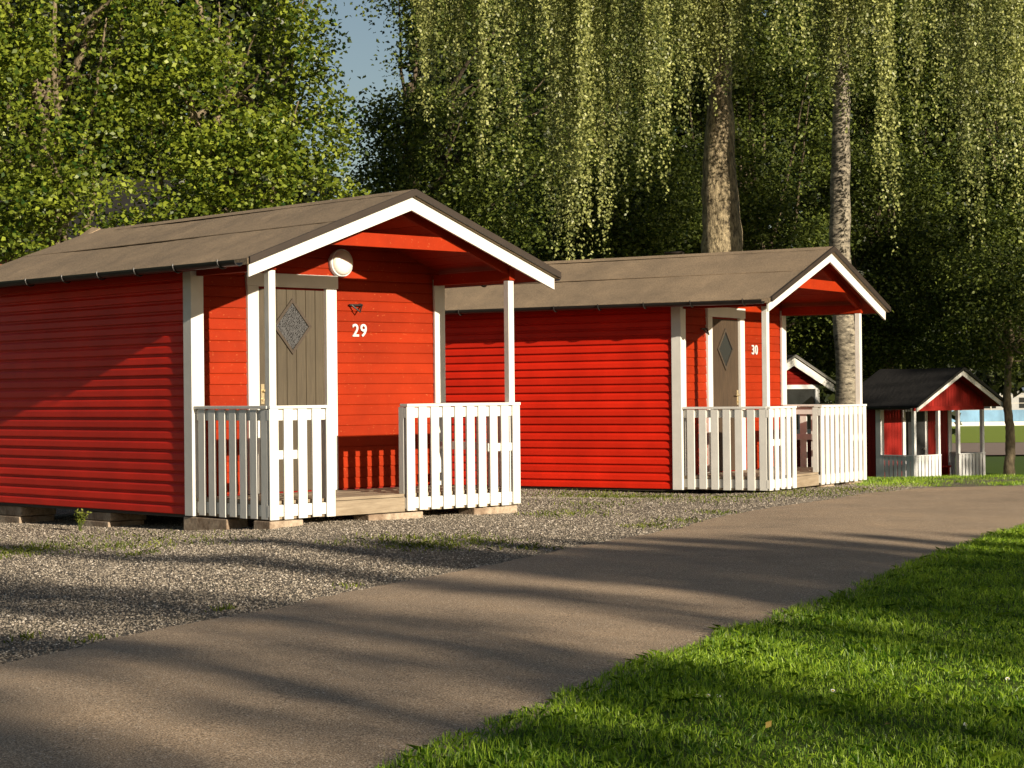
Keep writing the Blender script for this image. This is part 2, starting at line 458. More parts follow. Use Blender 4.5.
# gravel stones
N = 210000
gx = RG.uniform(-7, 5.2, N * 4); gy = RG.uniform(5.5, 25.5, N * 4)
lx = np.interp(gy, [p[1] for p in LEFT[:20]], [p[0] for p in LEFT[:20]])
dens = np.clip(12.0 / gy, .35, 1.2)
m = (gx < lx + .03 + RG.normal(0, .05, N * 4)) & (np.abs(gx) < .30 * gy + .8) & (RG.uniform(0, 1.2, N * 4) < dens)
gx, gy = gx[m][:N], gy[m][:N]; N = len(gx)
size = RG.gamma(4, .0009, N) + .0022
octv = np.array([(1, 0, 0), (0, 1, 0), (-1, 0, 0), (0, -1, 0), (0, 0, 1), (0, 0, -1)], float)
octf = np.array([(0, 1, 4), (1, 2, 4), (2, 3, 4), (3, 0, 4)])
jv = octv[None] * RG.uniform(.6, 1.3, (N, 6, 1)) * size[:, None, None]
jv[:, :, 2] *= .75
an = RG.uniform(0, 2 * np.pi, N); c_, s_ = np.cos(an), np.sin(an)
X = jv[:, :, 0] * c_[:, None] - jv[:, :, 1] * s_[:, None]; Y = jv[:, :, 0] * s_[:, None] + jv[:, :, 1] * c_[:, None]
jv = np.stack([X + gx[:, None], Y + gy[:, None], jv[:, :, 2] + (gz(gx, gy) + .002)[:, None]], -1)
V = jv[:, octf].reshape(-1, 3, 3)
STONE, n, l, b = newmat('gravel_stone')
at = n.new('ShaderNodeAttribute'); at.attribute_name = 'v'
l.new(ramp(n, l, at.outputs['Fac'], [(0, (0.09, 0.073, 0.055)), (.5, (0.25, 0.21, 0.16)), (.88, (0.39, 0.335, 0.26)), (1, (0.62, 0.56, 0.48))]), b.inputs['Base Color'])
b.inputs['Roughness'].default_value = .85
tag(poly_mesh('gravel', V, 3, STONE, attr=np.repeat(RG.uniform(0, 1, N), 4)), 'loose grey and beige gravel spread in front of the cabins', 'gravel', kind='stuff')

# little weeds in the gravel (patches)
spots = [(-3.93, 15.5, .28, 320), (-3.67, 15.6, .22, 220), (-3.13, 15.3, .20, 150), (-2.76, 14.4, .12, 90), (-3.9, 15.0, .2, 170), (-2.3, 9.1, .06, 30), (-1.93, 8.8, .05, 25), (-3.5, 16.6, .35, 200), (-2.9, 15.9, .3, 150), (-2.5, 15.2, .3, 120),
         (-.76, 14.3, .22, 260), (-.55, 14.1, .2, 220), (-.4, 14.9, .25, 180), (-.9, 14.9, .2, 140), (-.2, 14.5, .15, 120), (.1, 14.0, .12, 80), (-1.3, 14.4, .1, 50), (1.14, 16.3, .16, 160), (1.0, 22.0, .5, 420), (1.2, 21.4, .4, 320), (1.6, 21.7, .4, 320), (.8, 19.5, .3, 200), (.9, 22.4, .4, 300), (2.5, 21.3, .35, 260), (3.4, 21.5, .4, 260), (3.2, 22.2, .3, 200), (4.0, 22.6, .3, 240), (2.0, 20.3, .3, 160),
         (.3, 17.9, .2, 120), (.6, 18.2, .25, 160), (1.45, 17.0, .18, 130), (1.9, 18.2, .15, 110), (-1.5, 10.0, .05, 25), (-.95, 11.2, .06, 30)]
pts = np.concatenate([np.column_stack([RG.normal(x, s_ * .8, k), RG.normal(y, s_ * 1.2, k)]) for x, y, s_, k in spots])
blades('gravel_weeds', pts, RG.uniform(.012, .04, len(pts)), RG.uniform(.006, .014, len(pts)), WEEDM, .0, 1.0, 'low yellow-green weeds and moss growing in the gravel', 'weeds')
# longer blades hanging over the path edge
i = RG.integers(60, 300, 500)
i = i[:260]; pe = RA[i] + np.array([.13, 0]) + RG.normal(0, .05, (260, 2))
GRASSP = leafmat('pale_grass_stem', (.16, .16, .03), (.55, .52, .22), .3, .6, .2)
blades('edge_grass', pe, RG.uniform(.025, .055, 260), RG.uniform(.0015, .0028, 260), GRASSP, .01, 1.3, 'longer pale grass blades leaning over the lawn side of the path')

# ------------------------------------------------------------------ cabins
W, P, OV, Q, ZE, ZR, H, LEN = 2.92, 1.105, .30, .16, 2.13, 2.785, .95, 5.09
SL = (ZR - ZE) / (W / 2 + OV)

def siding(mb, org, ud, nd, lo, hi, z0, z1, pitch=.095, rr=rnd, th=.018):
    """bevelled horizontal boards; lo(z), hi(z) give the run along ud; nd is the outward normal"""
    org, ud, nd = Vector(org), Vector(ud), Vector(nd)
    z = z0
    while z < z1 - .01:
        zt = min(z + pitch, z1)
        j = rr.uniform(-.0015, .0015)
        pp = zt - z
        if th > .015: prof = [(0, z), (th + j, z), (th + .001 + j, z + .006), (th - .002 + j, z + pp * .58), (th - .011 + j, z + pp * .74), (.003, z + pp * .78), (.002, zt - .001), (0, zt)]
        else: prof = [(0, z), (th + j, z), (th + .001 + j, z + .005), (.009 + j, z + pp * .80), (.003, zt - .004), (0, zt)]
        for seg in hi(z, zt):
            a0, b0, a1, b1 = seg          # bottom run, top run
            A, B = [], []
            for (d, zz) in prof:
                t = (zz - z) / max(1e-6, zt - z)
                A.append(org + ud * (a0 + (a1 - a0) * t) + nd * d + Vector((0, 0, zz)))
                B.append(org + ud * (b0 + (b1 - b0) * t) + nd * d + Vector((0, 0, zz)))
            k = len(prof)
            fs = [tuple(range(k)), tuple(range(k, 2 * k))[::-1]]
            for q in range(k):
                q2 = (q + 1) % k
                fs.append((q, q2, k + q2, k + q))
            mb.add(A + B, fs)
        z = zt

def picket_panel(root, o2, d2, n2, length, posts, mid=None, seed=0, pitch=.1462, wdt=.092, h=H, white=WHITE, start=0.0, thick=.018):
    """railing along 2-d direction d2 from o2, outward normal n2; pickets on the outside"""
    d2, n2, o2 = Vector((*d2, 0)), Vector((*n2, 0)), Vector((*o2, 0))
    rr = random.Random(seed)
    def bar(mb, a, b, n0, n1, z0, z1):
        p = [o2 + d2 * a + n2 * n0, o2 + d2 * b + n2 * n0, o2 + d2 * b + n2 * n1, o2 + d2 * a + n2 * n1]
        mb.prism([(q.x, q.y, z0) for q in p], (0, 0, z1 - z0))
    mb = MB()
    bar(mb, 0.0, length, -.028, -.002, h - .125, h - .035)
    rl = mb.build('railing', white, root, .003)
    mb = MB(); bar(mb, 0.0, length, -.028, -.002, .02, .118); mb.build('bottom_rail', white, rl, .003)
    if mid:
        mb = MB(); bar(mb, mid[0], mid[1], -.028, -.002, .50, .575); mb.build('middle_rail', white, rl, .003)
    mb = MB(); bar(mb, -.002, length + .002, -.075, thick + .010, h - .026, h); mb.build('top_rail', white, rl, .003)
    n_p = max(2, round((length - start - wdt) / pitch) + 1)
    st_ = (length - start - wdt) / (n_p - 1)
    for k_ in range(n_p):
        a = start + st_ * k_; b_ = a + wdt
        mb = MB(); bar(mb, a, b_, 0, thick + rr.uniform(-.001, .001), .0 + rr.uniform(-.006, .006), h - .028)
        mb.build('picket', white, rl, .002)
    for (a, b_) in posts:
        mb = MB(); bar(mb, a, b_, -.098, -.030, .02, h - .028); mb.build('rail_post', white, rl, .003)
    return rl

def digits(text, loc, size, root, mat, gap, fat=.02):
    for k, ch in enumerate(text):
        cu = bpy.data.curves.new('digit', 'FONT'); cu.body = ch; cu.size = size; cu.extrude = .006; cu.offset = size * fat
        cu.bevel_depth = .0012
        tmp = bpy.data.objects.new('tmp', cu); COL.objects.link(tmp)
        bpy.context.view_layer.update()
        me = bpy.data.meshes.new_from_object(tmp.evaluated_get(bpy.context.evaluated_depsgraph_get()))
        bpy.data.objects.remove(tmp)
        o = link_mesh('house_number', me, mat, root)
        o.location = (loc[0] + gap * k, loc[1], loc[2]); o.rotation_euler = (math.pi / 2, 0, 0)

def roof_parts(root, W, OV, Q, ZE, ZR, LEN, felt_m, barge_m, soffit_m, th=.075, barge_h=.13, seams=True, trim=BROWN_TRIM, seed=1):
    SL = (ZR - ZE) / (W / 2 + OV)
    rr = random.Random(seed)
    def zt(x): return ZE + SL * (x + OV) if x < W / 2 else ZE + SL * (W + OV - x)
    e = .035
    mb = MB()
    y0, y1 = -Q - .035, LEN
    for sgn in (-1, 1):
        xe = -OV - e if sgn < 0 else W + OV + e
        ze = ZE - SL * e
        # grid slope with slight sag so that the felt is not dead flat
        nu, nv = 40, 14
        vs, fs = [], []
        for i in range(nu + 1):
            for k in range(nv + 1):
                t = k / nv; u = i / nu
                x = xe + (W / 2 - xe) * t
                z = ze + (ZR - ze) * t + .042
                inside = min(1, i / 2, (nu - i) / 2)
                z += (math.sin(u * 9 + sgn) * .004 + rr.uniform(-.0025, .0025) - .010 * math.sin(math.pi * u)) * inside
                vs.append((x, y0 + (y1 - y0) * u, z))
        nn = len(vs)
        vs += [(v_[0], v_[1], (ze + (ZR - ze) * ((k_ % (nv + 1)) / nv)) - .012) for k_, v_ in enumerate(vs)]
        for i in range(nu):
            for k in range(nv):
                a = i * (nv + 1) + k
                q = (a, a + 1, a + nv + 2, a + nv + 1)
                fs.append(q); fs.append(tuple(nn + t for t in q[::-1]))
        def rim(idx):
            for a, b_ in zip(idx[:-1], idx[1:]): fs.append((a, b_, nn + b_, nn + a))
        rim([k for k in range(nv + 1)]); rim([nu * (nv + 1) + k for k in range(nv + 1)])
        rim([i * (nv + 1) for i in range(nu + 1)]); rim([i * (nv + 1) + nv for i in range(nu + 1)])
        mb.add(vs, fs)
    roof = mb.build('roof', felt_m, root)
    if seams:
        mb = MB()
        # lapped edges of the felt: a long one half way up and short cross laps
        for sgn in (-1, 1):
            for t0 in (.52,):
                x = -OV - e + (W / 2 + OV + e) * t0
                z = ZE - SL * e + (ZR - ZE + SL * e) * t0 + .041
                xx = x if sgn < 0 else W - x
                pts = [(xx - sgn * -.05 * 0, y0 + .01, z), (xx, y0 + .01, z + .006), (xx + (.25 if sgn < 0 else -.25), y0 + .01, z + .25 * SL + .0015), (xx + (.25 if sgn < 0 else -.25), y0 + .01, z + .25 * SL - .01)]
                mb.prism(pts, (0, y1 - y0 - .02, 0))
        ridge = [(W / 2 - .09, y0 + .005, ZR + .043 - .09 * SL), (W / 2, y0 + .005, ZR + .050), (W / 2 + .09, y0 + .005, ZR + .043 - .09 * SL), (W / 2, y0 + .005, ZR + .03)]
        mb.prism(ridge, (0, y1 - y0 - .02, 0))
        mb.add([(W / 2 - .16, y1 - .14, ZR - .02), (W / 2, y1 - .14, ZR + .06), (W / 2 + .16, y1 - .14, ZR - .02), (W / 2 - .16, y1 + .02, ZR - .02), (W / 2, y1 + .02, ZR + .085), (W / 2 + .16, y1 + .02, ZR - .02)],
               [(0, 1, 4, 3), (1, 2, 5, 4), (3, 4, 5), (0, 2, 1), (0, 3, 5, 2)])
        mb.build('felt_lap', felt_m, roof)
    # barge boards
    for sgn in (-1, 1):
        xe = -OV if sgn < 0 else W + OV
        xm = W / 2
        mb = MB()
        mb.prism([(xe, -Q, ZE - .004), (xm, -Q, ZR - .004), (xm, -Q, ZR - .004 - barge_h), (xe, -Q, ZE - .004 - barge_h * .92)], (0, .024, 0))
        mb.build('barge_board', barge_m, roof, .002)
        mb = MB()
        xe2 = xe + sgn * .03; ze2 = ZE - SL * .03
        mb.prism([(xe2, -Q - .062, ze2 + .050), (xm, -Q - .062, ZR + .050), (xm, -Q - .062, ZR - .006), (xe2, -Q - .062, ze2 - .006)], (0, .024, 0))
        mb.build('roof_edge_trim', trim, roof)
    # soffit boards: grooved, under the slopes
    mb = MB()
    nb = 11
    for sgn in (-1, 1):
        for k in range(nb):
            t0, t1 = k / nb, (k + 1) / nb
            xa = -OV + .002 + (W / 2 + OV - .004) * t0; xb = -OV + .002 + (W / 2 + OV - .004) * t1 - .006
            za, zb = ZE + SL * (xa + OV) - .016, ZE + SL * (xb + OV) - .016
            if sgn > 0: xa, xb = W - xa, W - xb
            mb.prism([(xa, -Q + .026, za), (xb, -Q + .026, zb), (xb, -Q + .026, zb - .018), (xa, -Q + .026, za - .018)], (0, LEN + Q - .05, 0))
    mb.build('soffit', soffit_m, roof)
    return roof

def gutter(root, x, zf, y0, y1, mat, brackets, sgn):
    mb = MB()
    prof = []
    r0 = .05
    nseg = 10
    out = [(x + r0 * math.cos(math.pi + math.pi * k / nseg), zf + r0 * math.sin(math.pi + math.pi * k / nseg)) for k in range(nseg + 1)]
    inn = [(x + (r0 - .006) * math.cos(math.pi + math.pi * k / nseg), zf + (r0 - .006) * math.sin(math.pi + math.pi * k / nseg)) for k in range(nseg + 1)][::-1]
    ring = out + inn
    k = len(ring)
    vs = [(a, y0, b_) for a, b_ in ring] + [(a, y1, b_ + .012) for a, b_ in ring]
    fs = [(q, (q + 1) % k, k + (q + 1) % k, k + q) for q in range(k)]
    for q in range(nseg):
        fs.append((q, q + 1, k - 2 - q, k - 1 - q))
        fs.append((k + q + 1, k + q, k + k - 1 - q, k + k - 2 - q))
    mb.add(vs, fs)
    g = mb.build('gutter', mat, root, smooth=False)
    for yb in brackets:
        mb = MB()
        mb.tube([(x - .056 * math.cos(t), yb, zf - .056 * math.sin(t)) for t in np.linspace(-.25, math.pi + .25, 12)], [.007] * 12, 6)
        mb.build('gutter_bracket', mat, g)
    return g

def cabin(name, loc, yaw, label, number, ddx=0.0, door_mat=DOORW, handle_side=-1, lamp=True, side_mat=RED_S, seed=1, split=(.69, 1.50)):
    rr = random.Random(seed)
    root = empty(name, loc, yaw)
    tag(root, label, 'cabin', 'red wooden cabins with white porches')
    zb = lambda x: ZE + SL * ((x if x < W / 2 else W - x) + OV) - .036    # underside of soffit
    # --- core walls (sheathing behind boards)
    mb = MB(); mb.box(.03, W - .03, P + .055, LEN - .13, .03, 2.15); mb.build('wall_core', DARKWOOD, root)
    D0, D1, DT = .715 + ddx, 1.475 + ddx, 2.0
    # --- front wall boards
    mb = MB()
    def fr(z, zt):
        out = []
        def run(zz):
            if zz <= zb(0): return (0.0, W)
            x = (zz - ZE + .036) / SL - OV
            x = min(x, W / 2)
            return (x, W - x)
        a0, b0 = run(z); a1, b1 = run(zt)
        if b1 - a1 < .02 and b0 - a0 < .1: return []
        if z < DT + .02:
            return [(a0, D0 - .01, a1, D0 - .01), (D1 + .01, b0, D1 + .01, b1)]
        return [(a0, b0, a1, b1)]
    siding(mb, (0, P + .02, 0), (1, 0, 0), (0, -1, 0), None, fr, .165, zb(W / 2) - .01, .0975, rr, .013)
    mb.build('front_wall', RED, root)
    # backing of the gable, so no light leaks between boards
    mb = MB(); mb.prism([(.01, P + .021, .02), (W - .01, P + .021, .02), (W - .01, P + .021, zb(0) - .01), (W / 2, P + .021, zb(W / 2) - .01), (.01, P + .021, zb(0) - .01)], (0, .03, 0))
    # (door recess is cut by keeping the backing behind the door leaf)
    mb.build('front_sheathing', RED_DARK, root)
    # --- side walls
    for sgn in (-1, 1):
        mb = MB()
        y1 = LEN - .12
        run = (lambda z, zt: [(0.0, y1 - P - .02, 0.0, y1 - P - .02)])
        if sgn < 0: siding(mb, (.02, P + .02, 0), (0, 1, 0), (-1, 0, 0), None, run, .0, zb(0) - .012, .0945, rr, .024)
        else: siding(mb, (W - .02, P + .02, 0), (0, 1, 0), (1, 0, 0), None, run, .0, zb(0) - .012, .0945, rr, .024)
        mb.build('side_wall', side_mat, root)
    # --- back wall
    mb = MB()
    siding(mb, (0, LEN - .14, 0), (1, 0, 0), (0, 1, 0), None, lambda z, zt: [(0.02, W - .02, 0.02, W - .02)] if z <= zb(0) else [((z - ZE + .036) / SL - OV, W - ((z - ZE + .036) / SL - OV), min(W / 2, (zt - ZE + .036) / SL - OV), max(W / 2, W - ((zt - ZE + .036) / SL - OV)))], 0, zb(W / 2) - .02, .095, rr)
    mb.build('back_wall', side_mat, root)
    # --- corner boards (L-shaped)
    for x0, sx in ((0, 1), (W, -1)):
        mb = MB()
        a = x0 - sx * .022
        mb.prism([(a, P - .024, -.01), (x0 + sx * .11, P - .024, -.01), (x0 + sx * .11, P + .004, -.01), (x0 + sx * .004, P + .004, -.01), (x0 + sx * .004, P + .10, -.01), (a, P + .10, -.01)], (0, 0, 2.16))
        mb.build('corner_board', WHITE, root, .003)
        mb = MB()
        mb.prism([(a, LEN - .098, -.01), (x0 + sx * .11, LEN - .098, -.01), (x0 + sx * .11, LEN - .12, -.01), (x0 + sx * .024, LEN - .12, -.01), (x0 + sx * .024, LEN - .22, -.01), (a, LEN - .22, -.01)], (0, 0, 2.16))
        mb.build('corner_board', WHITE, root, .003)
    # --- door
    yf = P + .02
    fr_ = MB()
    fr_.box(D0 - .125, D0 - .005, yf - .040, yf + .02, .155, DT + .02); fr_.box(D1 + .005, D1 + .125, yf - .040, yf + .02, .155, DT + .02)
    fr_.build('door_frame', WHITE, root, .003)
    mb = MB(); mb.box(D0 - .135, D1 + .14, yf - .046, yf + .02, DT + .021, DT + .142); mb.build('door_head', WHITE, root, .003)
    door = MB()
    nb = 7
    wv = (D1 - D0 + .004) / nb
    for k in range(nb):
        x0 = D0 - .002 + wv * k
        door.prism([(x0 + .001, yf - .002, .165), (x0 + .005, yf - .010, .165), (x0 + wv - .005, yf - .010, .165), (x0 + wv - .001, yf - .002, .165)], (0, 0, DT - .165))
    d = door.build('door', door_mat, root)
    cx, cz, hw, hh = (D0 + D1) / 2 + .005, 1.665, .185, .215
    if number == '30': cz = 1.635
    mb = MB()
    outp = [(-hw - .035, 0), (0, -hh - .042), (hw + .035, 0), (0, hh + .042)]; inp = [(-hw, 0), (0, -hh), (hw, 0), (0, hh)]
    for k in range(4):
        k2 = (k + 1) % 4
        a, b_, c, e_ = outp[k], outp[k2], inp[k2], inp[k]
        mb.prism([(cx + q[0], yf - .026, cz + q[1]) for q in (a, b_, c, e_)], (0, .016, 0))
    wn = mb.build('diamond_window', FRAMEW, d, .002)
    mb = MB(); mb.prism([(cx + q[0], yf - .0145, cz + q[1]) for q in inp], (0, .003, 0))
    mb.build('glass', GLASS if number == '29' else PANE, d)
    hx = D0 + .045 if handle_side < 0 else D1 - .045
    mb = MB(); mb.box(hx - .018, hx + .018, yf - .017, yf - .0105, .96, 1.14)
    mb.cyl((hx, yf - .016, 1.08), (0, -1, 0), .011, .035, 10); mb.tube([(hx, yf - .048, 1.08), (hx - handle_side * .05, yf - .055, 1.08), (hx - handle_side * .11, yf - .052, 1.078)], [.010, .010, .008], 8)
    mb.cyl((hx, yf - .016, 1.00), (0, -1, 0), .014, .014, 12)
    mb.build('door_handle', BRASS, d, smooth=False)
    # bracket on wall beside door
    bx = 1.83 if number == '29' else .60
    bz = 1.87 if number == '29' else 1.86
    mb = MB(); mb.box(bx - .08, bx + .08, yf - .045, yf - .03, bz, bz + .016); mb.tube([(bx + .07, yf - .04, bz + .01), (bx, yf - .10, bz - .06), (bx - .06, yf - .05, bz + .006)], [.009] * 3, 6)
    mb.cyl((bx + .06, yf - .008, bz + .012), (0, -1, 0), .012, .03, 8)
    mb.build('wall_bracket', BLACK, root)
    digits(number, (1.795 if number == '29' else 1.94, yf - .020, 1.585), .165, root, WHITE if number == '29' else GREYWHITE, .095, .006 if number == '29' else .0)
    if lamp:
        mb = MB(); mb.cyl((1.655, yf - .010, 2.265), (0, -1, 0), .128, .03, 32); mb.cyl((1.655, yf - .04, 2.265), (0, -1, 0), .133, .02, 32, .128)
        lp = mb.build('wall_lamp', GREYWHITE, root)
        mb = MB(); prof = [(.116, .0), (.112, .018), (.096, .036), (.068, .047), (.035, .052), (.002, .053)]
        n_ = 28; vs = []; fs = []
        for r_, h_ in prof:
            vs += [(1.655 + r_ * math.cos(2 * math.pi * k / n_), yf - .06 - h_, 2.265 + r_ * math.sin(2 * math.pi * k / n_)) for k in range(n_)]
        for i in range(len(prof) - 1):
            for k in range(n_): fs.append((i * n_ + k, i * n_ + (k + 1) % n_, (i + 1) * n_ + (k + 1) % n_, (i + 1) * n_ + k))
        mb.add(vs, fs); mb.build('lamp_glass', LAMPG, lp, smooth=True)
    # --- deck
    mb = MB()
    nb = 8
    for k in range(nb):
        y0 = .03 + (P - .03) * k / nb
        mb.box(.02, W - .02, y0, y0 + (P - .03) / nb - .006, .125 + rr.uniform(-.002, .002), .152 + rr.uniform(-.002, .002))
    mb.build('deck', DECK, root)
    mb = MB(); mb.box(.005, W - .005, .022, .065, -.005, .122); mb.build('deck_beam', DECK, root, .004)
    for x0 in (.025, W - .065):
        mb = MB(); mb.box(x0, x0 + .04, .07, P, -.005, .122); mb.build('deck_joist', DECK, root)
    mb = MB(); mb.box(.02, W - .02, P + .07, LEN - .15, -.03, .028); mb.build('floor_frame', DARKWOOD, root)
    # --- posts, eave beams, truss
    for x0 in (.03, W - .132):
        mb = MB(); mb.box(x0, x0 + .07, .012 + .005, .082, -.005, 2.085); mb.build('post', WHITE, root, .004)
        mb = MB(); mb.box(x0 + .001, x0 + .069, .0, P - .03, 2.088, 2.19); mb.build('eave_beam', RED, root, .003)
    for sgn in (-1, 1):
        xe = .10 if sgn < 0 else W - .10
        mb = MB()
        mb.prism([(xe, .020, zb(xe) - .003), (W / 2 - sgn * .0, .020, zb(W / 2) - .003), (W / 2, .020, zb(W / 2) - .11), (xe, .020, zb(xe) - .11)], (0, .045, 0))
        mb.build('rafter', RED, root, .003)
    x0 = (2.325 - ZE + .15) / SL - OV
    x1 = (2.445 - ZE + .15) / SL - OV
    mb = MB(); mb.prism([(x0, -.012, 2.325), (W - x0, -.012, 2.325), (W - x1, -.012, 2.445), (x1, -.012, 2.445)], (0, .03, 0))
    mb.build('collar_beam', RED, root, .003)
    # --- railings
    picket_panel(root, (0.02, P - .03), (0, -1), (-1, 0), P - .05, [], seed=seed, start=.05)
    picket_panel(root, (0.0, .0), (1, 0), (0, -1), split[0], [(split[0] - .07, split[0] - .005)], (0.02, .40), seed + 1)
    picket_panel(root, (split[1], .0), (1, 0), (0, -1), W - .032 - split[1], [(.0, .068)], (1.0, W - split[1] - .05), seed + 2, start=.0)
    picket_panel(root, (W - .053, P - .03), (0, -1), (1, 0), P - .05, [], (0, P - .1), seed=seed + 3, start=.05)
    # --- roof and gutters
    roof_parts(root, W, OV, Q, ZE, ZR, LEN, FELT, WHITE, RED, seed=seed)
    gutter(root, -OV - .075, ZE + .012, -.13, LEN - .02, BLACK, [.1, .75, 1.35, 1.95, 2.55, 3.2, 3.9, 4.6], -1)
    gutter(root, W + OV + .075, ZE + .012, -.13, LEN - .02, BLACK, [.1, .9, 2.0, 3.0, 4.0], 1)
    return root

C29 = ((-2.0327, 16.1982, -1.0241), .76102)
C30 = ((2.8845, 21.9544, -1.1157), 1.00944)
cabin('cabin', C29[0], C29[1], 'red board cabin number 29, the nearest, with a round lamp by its grey door', '29', seed=3)
cabin('cabin', C30[0], C30[1], 'red board cabin number 30 with a brown grained door, second from the viewer', '30', ddx=.11, door_mat=DOORB, handle_side=1, lamp=False, seed=9, split=(.74, 1.47))

# gable end cabin behind number 30
def plain_cabin():
    loc = (6.49 - 1.46 * math.cos(.85), 46 - 1.46 * math.sin(.85) + .17, -1.96); root = empty('cabin', loc, .85)
    tag(root, 'dark red cabin with a wide white gable and a window, behind cabin 30', 'cabin', 'red wooden cabins with white porches')
    zb = lambda x: ZE + SL * (x + OV) - .036
    mb = MB()
    def fr(z, zt):
        def run(zz):
            if zz <= zb(0): return (0.0, W)
            x = min((zz - ZE + .036) / SL - OV, W / 2); return (x, W - x)
        a0, b0 = run(z); a1, b1 = run(zt)
        return [] if b0 - a0 < .1 else [(a0, b0, a1, b1)]
    siding(mb, (0, .02, 0), (1, 0, 0), (0, -1, 0), None, fr, 0, zb(W / 2) - .02, .095); mb.build('front_wall', RED_DARK, root)
    for sgn in (-1, 1):
        mb = MB()
        siding(mb, (.02 if sgn < 0 else W - .02, .02, 0), (0, 1, 0), (sgn, 0, 0), None, lambda z, zt: [(0, 4, 0, 4)], 0, zb(0) - .02, .095); mb.build('side_wall', RED_DARK, root)
    mb = MB(); mb.box(.04, W - .04, .05, 4.0, 0, 2.1); mb.build('wall_core', DARKWOOD, root)
    mb = MB()
    x0, x1, z0, z1 = 1.28, 2.72, 1.05, 2.02
    mb.box(x0 - .1, x0, -.04, .01, z0 - .1, z1 + .1); mb.box(x1, x1 + .1, -.04, .01, z0 - .1, z1 + .1); mb.box(x0, x1, -.04, .01, z1, z1 + .1); mb.box(x0, x1, -.05, .01, z0 - .1, z0); mb.box((x0 + x1) / 2 - .03, (x0 + x1) / 2 + .03, -.03, .01, z0, z0 + .55)
    mb.box(x0, x1, -.03, .01, z0 + .55, z0 + .6)
    wn = mb.build('window', GREYWHITE, root)
    mb = MB(); mb.box(x0, x1, -.018, -.012, z0, z1); mb.build('pane', PANE, wn)
    for xx in (0, W - .1):
        mb = MB(); mb.box(xx, xx + .1, -.025, .0, 0, 2.1); mb.build('corner_board', WHITE, root)
    roof_parts(root, W, OV, .25, ZE, ZR, 4.2, FELT_BLACK, WHITE, RED_DARK, barge_h=.21, seams=False, trim=METAL)
plain_cabin()

